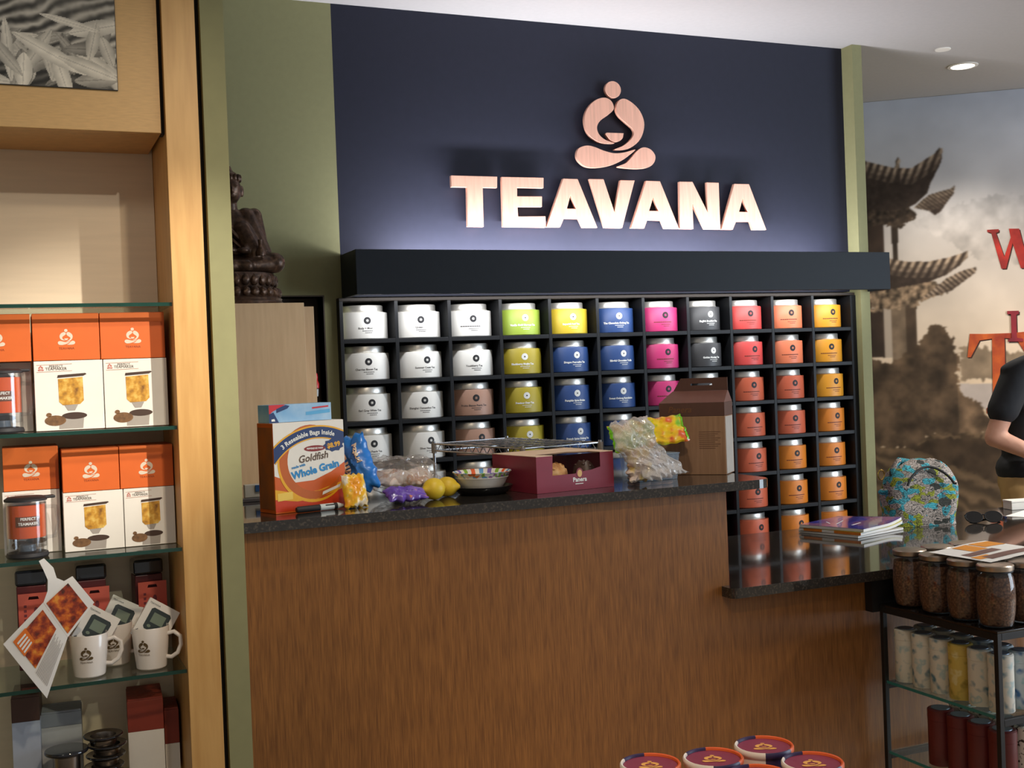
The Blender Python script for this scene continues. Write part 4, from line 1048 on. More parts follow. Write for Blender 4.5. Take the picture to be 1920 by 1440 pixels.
# ================================================================== LOW WORKTOP
# stack of booklets
BZ = TL+0.0005
cols = [((214, 206, 196), 'thin pale booklet at the bottom of the stack beside the floral bag'), ((196, 186, 60), 'yellow-edged booklet in the middle of the stack beside the floral bag'), ((72, 70, 160), 'glossy blue and violet booklet on top of the stack beside the floral bag')]
for k, (rgb, lb) in enumerate(cols):
    t = thing('booklet', lb, 'booklet', (2.735, 3.400, BZ), R(15+3*k), 'stacked booklets')
    w2, d2, h = 0.132, 0.125, (0.008, 0.011, 0.011)[k]
    def page(z0, z1, lift=0.0):
        m = MB()
        def top(a, b2): return Vector((-w2+2*w2*a, -d2+2*d2*b2, z1+lift*max(0, a-0.55)**2*(1-b2)*3))
        m.grid(14, 8, top); m.grid(14, 8, lambda a, b2: top(a, b2)-Vector((0, 0, z1-z0)))
        n = 14*8
        for i in range(13):
            for j in (0, 7): m.f.append((i*8+j, (i+1)*8+j, n+(i+1)*8+j, n+i*8+j)); m.m.append(0)
        for j in range(7):
            for i in (0, 13): m.f.append((i*8+j, i*8+j+1, n+i*8+j+1, n+i*8+j)); m.m.append(0)
        return m
    lf = 0.0 if k == 0 else 0.02
    obj('pages', page(0.0006, h-0.0012, lf), M_paper, t)
    cv = obj('cover', page(h-0.0010, h, lf), ramp_mat('cover_blue', [(0.30, (34, 44, 130)), (0.48, (84, 78, 176)), (0.60, (176, 120, 150)), (0.72, (60, 62, 160))], scale=7, rough=0.15, coat=0.6) if k == 2 else mat('cover%d' % rgb[0], rgb, 0.4), t)
    if k == 1: obj('spine_tabs', MB().box(-w2-0.001, -w2, -d2, -0.02, 0.001, h-0.001).box(-w2-0.001, -w2, 0.03, d2-0.02, 0.001, h-0.001), mat('orange_tab', (226, 130, 40), 0.5), t)
    if k == 2:
        pr = MB(); cf = top_fr(0, 0, h)
        for (x, y, l, w3, a) in ((-0.02, 0.03, 0.09, 0.006, 0.3), (-0.03, -0.04, 0.07, 0.008, 0.1), (-0.05, 0.06, 0.05, 0.005, 0.8)):
            ca, sa = math.cos(a), math.sin(a)
            pr.poly([(x+ca*p-sa*q2, y+sa*p+ca*q2) for p, q2 in ((-l/2, -w3/2), (l/2, -w3/3), (l/2, w3/3), (-l/2, w3/2))], cf, 0.0006)
        obj('printed_flashes', pr, M_inkw, t, recalc=False)
    BZ += h+0.0006

# floral quilted bag
def floral(name):
    m, nt, p = newmat(name); N, L = nt.nodes, nt.links
    tc = N.new('ShaderNodeTexCoord')
    nz = N.new('ShaderNodeTexNoise'); nz.inputs['Scale'].default_value = 26; nz.inputs['Detail'].default_value = 2
    L.new(tc.outputs['Object'], nz.inputs['Vector'])
    fm_ = N.new('ShaderNodeMapping'); fm_.inputs['Scale'].default_value = (0.8, 0.8, 1.5); L.new(tc.outputs['Object'], fm_.inputs['Vector'])
    va = N.new('ShaderNodeVectorMath'); va.operation = 'MULTIPLY_ADD'; va.inputs[1].default_value = (0.05, 0.05, 0.05)
    L.new(nz.outputs['Color'], va.inputs[0]); L.new(fm_.outputs['Vector'], va.inputs[2])
    vo = N.new('ShaderNodeTexVoronoi'); vo.inputs['Scale'].default_value = 36; L.new(va.outputs[0], vo.inputs['Vector'])
    sp = N.new('ShaderNodeSeparateColor'); L.new(vo.outputs['Color'], sp.inputs['Color'])
    cr = N.new('ShaderNodeValToRGB'); cr.color_ramp.interpolation = 'CONSTANT'
    e = cr.color_ramp.elements
    st = [(0.0, (184, 172, 164)), (0.34, (70, 186, 204)), (0.54, (160, 168, 40)), (0.70, (160, 150, 142)), (0.86, (60, 160, 176)), (0.93, (52, 56, 50))]
    while len(e) < len(st): e.new(0.5)
    for el, (po, c) in zip(e, st): el.position = po; el.color = S(*c)
    L.new(sp.outputs['Red'], cr.inputs['Fac'])
    v2 = N.new('ShaderNodeTexVoronoi'); v2.feature = 'DISTANCE_TO_EDGE'; v2.inputs['Scale'].default_value = 95; L.new(va.outputs[0], v2.inputs['Vector'])
    mr = N.new('ShaderNodeMapRange'); mr.inputs['From Min'].default_value = 0.02; mr.inputs['From Max'].default_value = 0.10
    L.new(v2.outputs['Distance'], mr.inputs['Value'])
    mx = N.new('ShaderNodeMix'); mx.data_type = 'RGBA'; mx.inputs['A'].default_value = S(34, 36, 34)
    L.new(mr.outputs['Result'], mx.inputs['Factor']); L.new(cr.outputs['Color'], mx.inputs['B'])
    L.new(mx.outputs['Result'], p.inputs['Base Color']); p.inputs['Roughness'].default_value = 0.75
    bp = N.new('ShaderNodeBump'); bp.inputs['Strength'].default_value = 0.35; bp.inputs['Distance'].default_value = 0.004
    L.new(v2.outputs['Distance'], bp.inputs['Height']); L.new(bp.outputs['Normal'], p.inputs['Normal'])
    return m
M_floral = floral('floral_quilt')
t = thing('floral_bag', 'quilted floral bag in turquoise, lime and white standing on the low worktop', 'bag', (3.040, 3.400, TL), R(-16))
def bagsurf(a, b2):
    th = 2*PI*a; z = 0.0008+0.235*b2
    e = 0.45
    cx = math.copysign(abs(math.cos(th))**e, math.cos(th)); sy = math.copysign(abs(math.sin(th))**e, math.sin(th))
    k = 1.0+0.06*math.sin(PI*b2); 
    if b2 > 0.55: k *= math.sqrt(max(0.0, 1-((b2-0.55)/0.47)**2.4))*0.92+0.08
    wx = 0.126*k*(1-0.03*b2); wy = 0.075*(1.0-0.35*b2)*(0.4+0.6*k)
    n = mnoise.noise(Vector((cx*2.2, sy*2.2, z*14)))*0.010*(1 if 0.03 < b2 else 0)
    return Vector((cx*(wx+n)+0.012*b2, sy*(wy+n), z+(0.0 if b2 < 0.03 else mnoise.noise(Vector((cx*2, sy*2, 3)))*0.008*b2)))
bg_ = MB().grid(56, 26, bagsurf, wrap=True)
bg_.f.append(tuple(i*26 for i in range(56))[::-1]); bg_.m.append(0)
bg_.f.append(tuple(i*26+25 for i in range(56))); bg_.m.append(0)
obj('bag_body', bg_, M_floral, t, smooth=True)
zp = []
for i in range(25):
    f = i/24; x = -0.075+0.185*f
    zp.append((x, -0.083+0.022*math.sin(PI*f)-0.0, 0.150+0.062*math.sin(PI*min(1, f*1.05))**0.7))
obj('zip_piping', MB().tube(zp, 0.0045, 8), mat('black_piping', (28, 28, 30), 0.6), t, smooth=True)
hp = [(-0.106, -0.02, 0.155), (-0.100, -0.022, 0.205), (-0.07, -0.01, 0.236), (-0.03, 0.0, 0.228), (0.0, 0.004, 0.215)]
obj('carry_handle', MB().tube(hp, [0.011, 0.012, 0.012, 0.011, 0.009], 10), M_floral, t, smooth=True)
obj('side_tab', MB().ell((-0.132, -0.01, 0.125), (0.022, 0.010, 0.012), 12, 8), M_floral, t, smooth=True)
obj('brass_ring', MB().tube([(-0.135+0.012*math.cos(2*PI*i/16), 0.0, 0.185+0.018*math.sin(2*PI*i/16)) for i in range(16)], 0.0025, 8, closed=True), mat('brass', (214, 176, 90), 0.25, 1.0), t, smooth=True)

# folded sunglasses
t = thing('sunglasses', 'black folded sunglasses on the low worktop beside the floral bag', 'sunglasses', (3.222, 3.262, TL+0.003), rot=(R(-34), 0, R(-28)))
M_gl = mat('black_acetate', (18, 18, 20), 0.18, coat=0.4)
for s in (-1, 1):
    ln = MB().loops([ellipse(s*0.034, 0.024, 0.029, 0.021, 26)], front_fr(0, 0, 0), 0.0, -0.004)
    lo = obj('lens', ln, M_gl, t, smooth=True)
    obj('lens_rim', MB().tube([(s*0.034+0.030*math.cos(2*PI*i/26), 0.002, 0.024+0.0215*math.sin(2*PI*i/26)) for i in range(26)], 0.0028, 8, closed=True), M_gl, lo, smooth=True)
    obj('temple', MB().tube([(s*0.064, 0.003, 0.034), (s*0.060, 0.012+0.003*s, 0.030), (-s*0.045, 0.017+0.004*s, 0.010), (-s*0.058, 0.017+0.004*s, 0.004)], [0.003, 0.003, 0.0026, 0.0036], 8), M_gl, t, smooth=True)
obj('bridge', MB().tube([(-0.007, 0.002, 0.030), (0, 0.0, 0.033), (0.007, 0.002, 0.030)], 0.0026, 8), M_gl, t, smooth=True)
# pen
t = thing('ballpoint_pen', 'dark blue ballpoint pen with a silver tip lying on the low worktop', 'pen', (3.385, 3.365, TL), math.atan2(0.142, 0.052))
obj('pen_barrel', MB().tube([(-0.068, 0, 0.0055), (0.055, 0, 0.0055)], 0.005, 12), mat('navy_plastic', (34, 42, 78), 0.3), t, smooth=True)
obj('pen_tip', MB().tube([(0.0552, 0, 0.0055), (0.070, 0, 0.0055)], [0.0048, 0.001], 12), M_steel, t, smooth=True)
obj('pen_clip', MB().box(-0.066, -0.030, -0.0015, 0.0015, 0.0107, 0.0118), M_steel, t)
# papers and a small white box near the clerk
o = obj('loose_paper', MB().box(-0.10, 0.10, -0.07, 0.07, 0.0004, 0.0012), M_paper); o.location = (3.535, 3.335, TL); o.rotation_euler = (0, 0, R(24))
tag(o, 'white sheet of paper lying at the clerk end of the low worktop', 'paper')
t = thing('card_box', 'small white card box at the back edge of the worktop in front of the clerk', 'box', (3.625, 3.49, TL), R(-14))
obj('box_body', MB().box(-0.05, 0.05, -0.03, 0.03, 0.0005, 0.028), M_white, t, bev=0.001); obj('box_lid', MB().box(-0.0515, 0.0515, -0.0315, 0.0315, 0.0285, 0.036), M_white, t, bev=0.001)

# ================================================================== RACK WITH JARS AND CANISTERS
RX0, RX1, RY0, RY1, RZ = 2.295, 2.92, 2.295, 2.738, 0.805
t = thing('metal_rack', 'black metal frame rack with glass shelves against the low counter', 'rack', (RX0, RY0, 0))
M_iron = mat('black_iron', (34, 32, 32), 0.5, 0.3, var=0.1)
q = 0.014
for (x, y) in ((0, 0), (RX1-RX0-q, 0), (0, RY1-RY0-q), (RX1-RX0-q, RY1-RY0-q)):
    obj('post', MB().box(x, x+q, y, y+q, 0.0, RZ), M_iron, t, bev=0.001)
dx, dy = RX1-RX0, RY1-RY0
for z in (RZ, 0.584, 0.381, 0.10):
    for (x0, x1, y0, y1) in ((q+0.0004, dx-q-0.0004, 0, 0.014), (q+0.0004, dx-q-0.0004, dy-0.014, dy), (0, 0.014, q+0.0004, dy-q-0.0004), (dx-0.014, dx, q+0.0004, dy-q-0.0004)):
        if z == RZ or x0 > 0: obj('rail', MB().box(x0, x1, y0, y1, z-0.018, z), M_iron, t, bev=0.001)
obj('splash_panel', MB().box(-0.022, dx, dy+0.004, dy+0.0345, RZ-0.018, 0.8815), M_iron, t)
obj('top_plate', MB().box(0.0, dx, 0.0, dy, RZ+0.0003, RZ+0.006), mat('smoked_glass', (24, 22, 22), 0.08, coat=0.3), t, bev=0.001)
for z in (0.584, 0.381):
    g = obj('glass_shelf', MB().box(0.003, dx-0.003, 0.0145, dy-0.0145, z+0.0003, z+0.0085), M_glass, t)
    obj('glass_edge', MB().box(0.0012, 0.0028, 0.019, dy-0.019, z+0.0003, z+0.0085), M_edge_teal, g)

M_tea = ramp_mat('loose_tea', [(0.3, (60, 36, 24)), (0.5, (104, 66, 44)), (0.7, (142, 100, 72))], scale=170, rough=0.8, bump=0.6)
M_jarg = glass_mat('jar_glass', (0.94, 0.96, 0.96), 0.06, 0.03)
def jar(x, y, lb):
    t = thing('storage_jar', lb, 'jar', (x, y, RZ+0.0065), 0, 'glass jars of loose tea on the rack')
    obj('jar_glass', MB().lathe([(0, 0.0005), (0.038, 0.0005), (0.043, 0.004), (0.0480, 0.035), (0.0500, 0.070), (0.0490, 0.105), (0.0455, 0.130), (0.042, 0.137), (0.042, 0.142), (0.0, 0.142)], 40), M_jarg, t, smooth=True)
    obj('tea_fill', MB().lathe([(0, 0.004), (0.038, 0.004), (0.0410, 0.008), (0.0462, 0.036), (0.0482, 0.070), (0.0472, 0.104), (0.0435, 0.130), (0, 0.132)], 32), M_tea, t, smooth=True)
    obj('seal_ring', MB().lathe([(0.0415, 0.1422), (0.0445, 0.1422), (0.0445, 0.1462), (0.0415, 0.1462)], 36), M_ink, t, smooth=True)
    obj('steel_lid', MB().lathe([(0, 0.1465), (0.046, 0.1465), (0.0465, 0.148), (0.0465, 0.158), (0.044, 0.1605), (0.0, 0.1625)], 40), mat('jar_lid_steel', (186, 172, 158), 0.3, 0.95, var=0.1, scale=30), t, smooth=True)
jl = {(0, 0): 'glass tea jar at the front left corner of the rack top', (0, 1): 'glass tea jar second from the front along the left side of the rack top', (0, 2): 'glass tea jar third from the front along the left side of the rack top',
      (0, 3): 'glass tea jar at the back left corner of the rack top', (1, 0): 'glass tea jar right of the front corner jar at the frame edge', (1, 1): 'glass tea jar second from front in the second column, under the flyer',
      (1, 2): 'glass tea jar third from front in the second column, behind the flyer', (1, 3): 'glass tea jar in the back row, second column of the rack top', (2, 3): 'glass tea jar in the back row, third column of the rack top',
      (2, 2): 'glass tea jar third from front in the third column, under the flyer'}
for (i, j), lb in jl.items():
    jar(2.352+0.103*i, 2.352+0.106*j, lb)
# flyer on the jar lids
def sheet(name, corners, fn, m, nu=18, nv=14):
    c = [Vector(p) for p in corners]
    mb = MB().grid(nu, nv, lambda a, b2: (c[0]*(1-a)+c[1]*a)*(1-b2)+(c[3]*(1-a)+c[2]*a)*b2+fn(a, b2))
    return mb
t = thing('flyer', 'white flyer with orange and brown blocks lying across the jar lids', 'flyer', (2.47, 2.50, RZ+0.0065+0.1632))
cs = [(-0.125, -0.14, 0.001), (0.14, -0.095, 0.001), (0.13, 0.135, 0.001), (-0.145, 0.065, 0.001)]
wave = lambda a, b2: Vector((0, 0, 0.004*(1-math.cos(a*5))*0.5+0.010*max(0, 0.3-a)*b2))
sb_ = sheet('s', cs, wave, M_paper)
obj('paper_sheet', sb_, M_paper, t, smooth=True, recalc=False)
def on_sheet(a0, a1, b0, b1, nu=8, nv=6):
    c = [Vector(p) for p in cs]
    return MB().grid(nu, nv, lambda a, b2: (lambda A, B: (c[0]*(1-A)+c[1]*A)*(1-B)+(c[3]*(1-A)+c[2]*A)*B+wave(A, B)+Vector((0, 0, 0.0008)))(a0+(a1-a0)*a, b0+(b1-b0)*b2))
for (r_, m, nm) in (((0.62, 0.98, 0.66, 0.94), mat('flyer_orange', (232, 150, 40), 0.5), 'printed_block'), ((0.05, 0.30, 0.20, 0.36), mat('flyer_orange', (232, 150, 40)), 'printed_block'), ((0.34, 0.58, 0.58, 0.94), mat('flyer_orange', (232, 150, 40)), 'printed_block'),
                    ((0.10, 0.62, 0.40, 0.56), mat('flyer_brown', (120, 86, 78), 0.5), 'printed_photo'), ((0.16, 0.90, 0.12, 0.30), mat('flyer_brown', (120, 86, 78)), 'printed_photo')):
    obj(nm, on_sheet(*r_), m, t, recalc=False)

def can_mat(nm, base, c2, c3):
    return ramp_mat(nm, [(0.30, c2), (0.42, base), (0.56, base), (0.64, c3), (0.72, base)], scale=26, rough=0.5, detail=2)
CAN = {'white': can_mat('canister_white', (224, 218, 204), (86, 130, 150), (176, 196, 196)), 'gold': can_mat('canister_gold', (214, 186, 92), (150, 130, 50), (226, 210, 150)),
       'blue': can_mat('canister_blue', (206, 220, 228), (70, 120, 176), (150, 196, 206)), 'speck': ramp_mat('canister_speck', [(0.38, (60, 46, 42)), (0.44, (228, 222, 214)), (1.0, (232, 228, 222))], scale=90, rough=0.5, detail=1)}
M_canlid = mat('canister_lid', (96, 112, 128), 0.35, 0.3); M_darkred = mat('dark_red_canister', (96, 26, 28), 0.45, var=0.1)
def canister(x, y, z, r, h, m, lb, grp):
    t = thing('tea_canister', lb, 'canister', (x, y, z), random.uniform(0, 6), grp)
    obj('canister_body', MB().lathe([(0, 0.0005), (r-0.001, 0.0005), (r, 0.002), (r, h*0.80), (r-0.0008, h*0.803), (0, h*0.803)], 32), m, t, smooth=True)
    obj('canister_cap', MB().lathe([(0, h*0.804), (r+0.0006, h*0.804), (r+0.0006, h-0.003), (r-0.003, h), (0, h)], 32), m, t, smooth=True)
    obj('cap_disc', MB().lathe([(0, h+0.0003), (r*0.72, h+0.0003), (r*0.70, h+0.002), (0, h+0.002)], 28), M_canlid, t, smooth=True)
z1 = 0.584+0.009
kinds = ['white', 'white', 'gold', 'white', 'white', 'white']
for j in range(6):
    y = 2.336+0.0705*j
    nm = {0: 'white floral', 1: 'white floral', 2: 'gold patterned', 3: 'white floral', 4: 'white floral', 5: 'white floral'}[j]
    canister(2.344, y, z1, 0.032, 0.150, CAN[kinds[j]], f'{nm} tea canister, {ORD[j+1]} from the front along the left of the upper glass shelf', 'patterned canisters on the upper glass shelf')
    canister(2.416, y, z1, 0.032, 0.150, CAN['blue' if j < 3 else 'white'], f'{"pale blue" if j < 3 else "white"} floral canister, {ORD[j+1]} from the front, second column, upper shelf', 'patterned canisters on the upper glass shelf')
z2 = 0.381+0.009
for j in range(4):
    canister(2.346, 2.340+0.074*j, z2, 0.035, 0.155, M_darkred, f'dark red canister, {ORD[j+1]} from the front on the lower glass shelf', 'canisters on the lower glass shelf')
for j in range(4):
    canister(2.424, 2.340+0.074*j, z2, 0.035, 0.155, CAN['speck'], f'speckled white canister, {ORD[j+1]} from the front, second column, lower shelf', 'canisters on the lower glass shelf')

# ================================================================== PURPLE-LIDDED TINS IN THE FOREGROUND
t = thing('display_table', 'low display table under the purple-lidded tins, just below the picture', 'table', (1.18, 1.81, 0))
obj('table_top', MB().box(-0.32, 0.32, -0.28, 0.28, 0.62, 0.645), M_maple, t, bev=0.002)
for sx in (-1, 1):
    for sy in (-1, 1): obj('leg', MB().box(sx*0.29-0.02, sx*0.29+0.02, sy*0.25-0.02, sy*0.25+0.02, 0, 0.6198), M_maple, t, bev=0.002)
PT = [(1.050, 1.888, 'leftmost'), (1.166, 1.860, 'second from the left'), (1.286, 1.872, 'topmost'), (1.182, 1.742, 'lowest middle'), (1.306, 1.752, 'rightmost')]
rimm = [mat('rim_white', (238, 232, 228), 0.4), mat('rim_navy', (54, 44, 84), 0.4), mat('rim_orange', (226, 100, 48), 0.4)]
def seg_col(a):
    a = math.degrees(a) % 360
    if 150 <= a < 262: return 0
    if 95 <= a < 150 or 262 <= a < 322: return 1
    return 2
for (x, y, lb) in PT:
    t = thing('gift_tin', f'round plum-lidded tin with a gold emblem, {lb} of the front group', 'tin', (x, y, 0.6455), R(-22), 'plum-lidded tins in the foreground')
    r, h = 0.0555, 0.155
    seg = 72; mb = MB()
    def band(prof):
        n = len(prof); b0 = len(mb.v)
        for i in range(seg):
            for r_, z_ in prof: mb.v.append((r_*math.cos(2*PI*i/seg), r_*math.sin(2*PI*i/seg), z_))
        for i in range(seg):
            j = (i+1) % seg
            for k in range(n-1):
                mb.f.append((b0+i*n+k, b0+j*n+k, b0+j*n+k+1, b0+i*n+k+1)); mb.m.append(seg_col(2*PI*(i+0.5)/seg))
    band([(0.0, 0.0005), (r-0.003, 0.0005), (r-0.003, h-0.012)])
    obj('tin_body', mb, rimm, t, smooth=True)
    mb = MB(); band([(r-0.006, h-0.010), (r-0.002, h-0.012), (r, h-0.008), (r, h-0.002), (r-0.002, h+0.001), (r-0.005, h), (r-0.0058, h-0.004)])
    obj('rolled_rim', mb, rimm, t, smooth=True)
    obj('plum_lid', MB().lathe([(0, h-0.009), (r-0.0065, h-0.009), (r-0.0065, h-0.004), (0, h-0.0035)], 48), mat('plum_lacquer', (138, 54, 84), 0.4, var=0.04), t, smooth=True)
    pr = MB(); put_logo(pr, top_fr(0, 0, h-0.0035), 0.0, 0.0, 0.038, 0.0006, ang=R(-4), sx=1.1)
    obj('gold_emblem', pr, mat('gold_ink', (236, 176, 96), 0.45), t, recalc=False)

# ================================================================== LEFT DISPLAY CASE
DX, DY = -0.2, 2.35
t = thing('display_case', 'tall maple display case with glass shelves at the left edge', 'display case', (DX, DY, 0))
def db(n, x0, x1, y0, y1, z0, z1, m, bev=0.0008, par=None): return obj(n, MB().box(x0-DX, x1-DX, y0-DY, y1-DY, z0, z1), m, par or t, bev=bev)
db('header_panel', -0.700, 0.2925, 2.350, 2.370, 2.003, 2.94, M_maple_h)
db('header_soffit', -0.700, 0.2925, 2.3705, 2.572, 2.003, 2.018, M_maple_h)
db('side_stile', 0.3005, 0.3625, 2.342, 2.60, 0.0, 2.94, M_maple)
db('side_stile', -0.765, -0.7015, 2.342, 2.60, 0.0, 2.94, M_maple)
db('shadow_gap_fill', 0.2930, 0.3000, 2.362, 2.39, 2.003, 2.94, M_blackgap)  # dark filler strip, stands in for the shade between header and stile
db('shadow_gap_fill', 0.3630, 0.3735, 2.372, 2.60, 0.0, 2.94, M_blackgap)  # likewise a dark filler for the shade beside the green wall end
db('back_panel', -0.700, 0.300, 2.573, 2.590, 0.0, 2.94, M_beige)
db('plinth', -0.700, 0.300, 2.36, 2.572, 0.0, 0.10, M_maple)
SHZ = [1.672, 1.4345, 1.200, 0.9645, 0.7275]
for z in SHZ:
    g = db('glass_shelf', -0.6995, 0.2995, 2.3535, 2.5715, z, z+0.007, M_glass, 0)
    db('glass_edge', -0.6995, 0.2995, 2.3515, 2.3532, z, z+0.007, M_edge, 0, g).location = (0, 0, 0)

# picture in the header
def paint_leaf(u, v):
    n1 = vnoise(u*12, v*12, 5); n2 = vnoise(u*60, v*60, 6, 3)
    w = np.sin((v*1.0-u*0.35+0.03*n1)*330+n1*4)
    g = 120+55*w*(0.4+n1)+40*(n2-0.5)
    dark = np.clip((2.145-v)/0.05, 0, 1); g = g*(1-dark*0.45)
    def leaf(cx, cy, l, w2, a, b):
        nonlocal g
        ca, sa = math.cos(a), math.sin(a)
        x = (u-cx)*ca+(v-cy)*sa; y = -(u-cx)*sa+(v-cy)*ca
        k = 1-(x/l)**2; m = (np.abs(x) < l) & (np.abs(y) < w2*np.clip(k, 0, 1)**0.8)
        sh = b+40*(0.5-np.abs(y)/w2)+30*(n2-0.5)-26*(np.abs(y) < 0.0012)
        g = np.where(m, sh, g)
    rs = np.random.RandomState(11)
    for i in range(90):
        leaf(-0.42+rs.rand()*0.64, 2.085+rs.rand()*0.06+(0.05 if i % 4 == 0 else 0), 0.03+0.03*rs.rand(), 0.007+0.009*rs.rand(), rs.rand()*3.1-0.3, 105+85*rs.rand())
    for c in ((0.052, 2.106, 0.034, 0.016, 1.5, 190), (0.10, 2.140, 0.075, 0.014, -0.5, 186), (0.165, 2.118, 0.055, 0.014, -0.35, 176), (0.175, 2.168, 0.038, 0.012, 1.35, 170), (0.135, 2.20, 0.055, 0.007, -0.25, 190), (0.02, 2.135, 0.05, 0.012, -0.9, 160), (0.20, 2.15, 0.03, 0.012, 1.9, 165)):
        leaf(*c)
    g = np.clip((g-14)*1.2, 0, 238)
    return np.stack([g*1.02, g*0.98, g*0.90], -1)
pt = thing('wall_picture', 'sepia photograph of leaves and terraced fields set in the maple header', 'picture', (-0.12, 2.35, 2.079))
obj('backing_board', MB().box(-0.33, 0.3365, -0.0045, -0.0005, 0.0, 0.72), M_ink, pt)
pfr = plane_fr((0.12, -0.0048, -2.079), (1, 0, 0), (0, 0, 1), (0, -1, 0))
painted('printed_photo', 480, 520, pfr, -0.449, 0.2155, 2.080, 2.798, paint_leaf, vcol_mat('photo_print', 0.5, 0.3), pt)

# cartons on the shelves -------------------------------------------------
M_boxside = mat('carton_grey_side', (206, 200, 196), 0.55)
M_gold1 = ramp_mat('print_teapot', [(0.3, (120, 76, 30)), (0.5, (206, 150, 50)), (0.68, (238, 206, 110))], scale=60, rough=0.5)
M_leafp = mat('print_tealeaves', (118, 84, 52), 0.6, var=0.4, scale=90); M_shadowp = mat('print_grey', (168, 160, 152), 0.5); M_dk = mat('print_darkbrown', (70, 50, 40), 0.5)
M_header = mat('print_paleline', (196, 150, 132), 0.5)
M_logo = mat('print_silver', (226, 210, 190), 0.4); M_logod = mat('print_rust', (150, 66, 30), 0.5)
def white_carton(x0, x1, y0, z0, z1, lb, d=0.115):
    t = thing('teamaker_carton', lb, 'carton', ((x0+x1)/2, y0, z0), 0, 'white teapot cartons')
    w, h = x1-x0-0.001, z1-z0
    board_box(t, 'carton_body', w, d, h, M_white)
    fr = front_fr(-w/2, 0, 0); k = w/0.12; pr = MB()
    U = lambda l: [(a*w, b2*h) for a, b2 in l]
    pr.mi(4).poly(U([(0.33, 0.02), (0.68, 0.02), (0.70, 0.20), (0.34, 0.20)]), fr, 0.0003)
    pr.mi(3).poly([p for p in ellipse(0.56*w, 0.205*h, 0.185*w, 0.05*h, 24)], fr, 0.0004)
    pr.mi(0).poly(U([(0.34, 0.74), (0.70, 0.76), (0.705, 0.42), (0.65, 0.37), (0.40, 0.36), (0.345, 0.41)]), fr, 0.0005)
    pr.mi(1).poly(U([(0.33, 0.755), (0.71, 0.775), (0.76, 0.80), (0.74, 0.815), (0.34, 0.795)]), fr, 0.0006)
    pr.mi(4).poly(U([(0.42, 0.36), (0.62, 0.365), (0.57, 0.28), (0.47, 0.28)]), fr, 0.0005)
    pr.mi(2).poly([p for p in ellipse(0.28*w, 0.145*h, 0.155*w, 0.075*h, 20)], fr, 0.0006)
    pr.mi(2).poly([p for p in ellipse(0.19*w, 0.23*h, 0.04*w, 0.03*h, 14)], fr, 0.0006)
    pr.mi(5).poly(U([(0.04, 0.84), (0.55, 0.85), (0.55, 0.857), (0.04, 0.847)]), fr, 0.0004); pr.mi(5).poly(U([(0.04, 0.94), (0.55, 0.95), (0.55, 0.957), (0.04, 0.947)]), fr, 0.0004)
    pr.mi(1); put_text(pr, 'PERFECT', 0.0062*k, fr, 0.32*w, 0.92*h, 0.0005); put_text(pr, 'TEAMAKER', 0.0075*k, fr, 0.32*w, 0.885*h, 0.0005)
    pr.mi(6); put_logo(pr, fr, 0.10*w, 0.90*h, 0.010*k, 0.0005)
    obj('printed_front', pr, [M_gold1, M_dk, M_leafp, M_dk, M_shadowp, M_header, mat('print_rose', (200, 110, 96), 0.5)], t, recalc=False)
    return t
def orange_carton(x0, x1, y0, z0, z1, lb, d=0.115):
    t = thing('orange_carton', lb, 'carton', ((x0+x1)/2, y0, z0), 0, 'orange cartons in the display case')
    w, h = x1-x0-0.001, z1-z0-0.001
    board_box(t, 'carton_body', w, d, h, M_orange)
    pr = MB(); fr = front_fr(-w/2, 0, 0)
    pr.mi(0); put_logo(pr, fr, 0.5*w, 0.50*h, 0.030, 0.0004); pr.mi(1); put_text(pr, 'TEAVANA', 0.0062, fr, 0.5*w, 0.255*h, 0.0004)
    obj('printed_emblem', pr, [M_logo, M_logod], t, recalc=False)
    obj('lid_flap', MB().box(-w/2+0.0005, w/2-0.0005, 0.0005, d-0.0005, h+0.0002, h+0.0009), mat('orange_flap', (196, 86, 30), 0.5), t)
zB = SHZ[1]+0.0075; zC = SHZ[2]+0.0075; zD = SHZ[3]+0.0075; zE = SHZ[4]+0.0075
white_carton(0.0490, 0.1725, 2.402, zB, 1.574, 'white teapot carton on the left of the brightly lit pair')
white_carton(0.1730, 0.2915, 2.402, zB, 1.574, 'white teapot carton on the right of the brightly lit pair by the stile')
white_carton(-0.0720, 0.0460, 2.440, zB, 1.574, 'white carton behind the teapot at the far left of the second shelf')
orange_carton(0.0490, 0.1690, 2.402, 1.5745, 1.664, 'orange carton with silver emblem above the left lit white carton')
orange_carton(0.1695, 0.2900, 2.402, 1.5745, 1.664, 'orange carton half in shadow below the top glass shelf')
orange_carton(-0.0740, 0.0465, 2.402, 1.5745, 1.664, 'orange carton cut by the left edge of the picture')
white_carton(0.0915, 0.2015, 2.422, zC, 1.321, 'white teapot carton beside the orange teapot on the third shelf')
white_carton(0.2020, 0.2985, 2.422, zC, 1.321, 'white teapot carton half shaded by the stile on the third shelf')
white_carton(-0.0150, 0.0880, 2.452, zC, 1.328, 'greyish white carton behind the orange teapot on the third shelf', 0.10)
orange_carton(0.0920, 0.1965, 2.422, 1.3215, 1.404, 'orange carton above the left white carton of the third shelf')
orange_carton(0.1970, 0.2985, 2.422, 1.3215, 1.404, 'orange carton half in shadow on the third shelf')
orange_carton(-0.0120, 0.0880, 2.452, 1.3285, 1.412, 'dim orange carton above the orange teapot', 0.10)

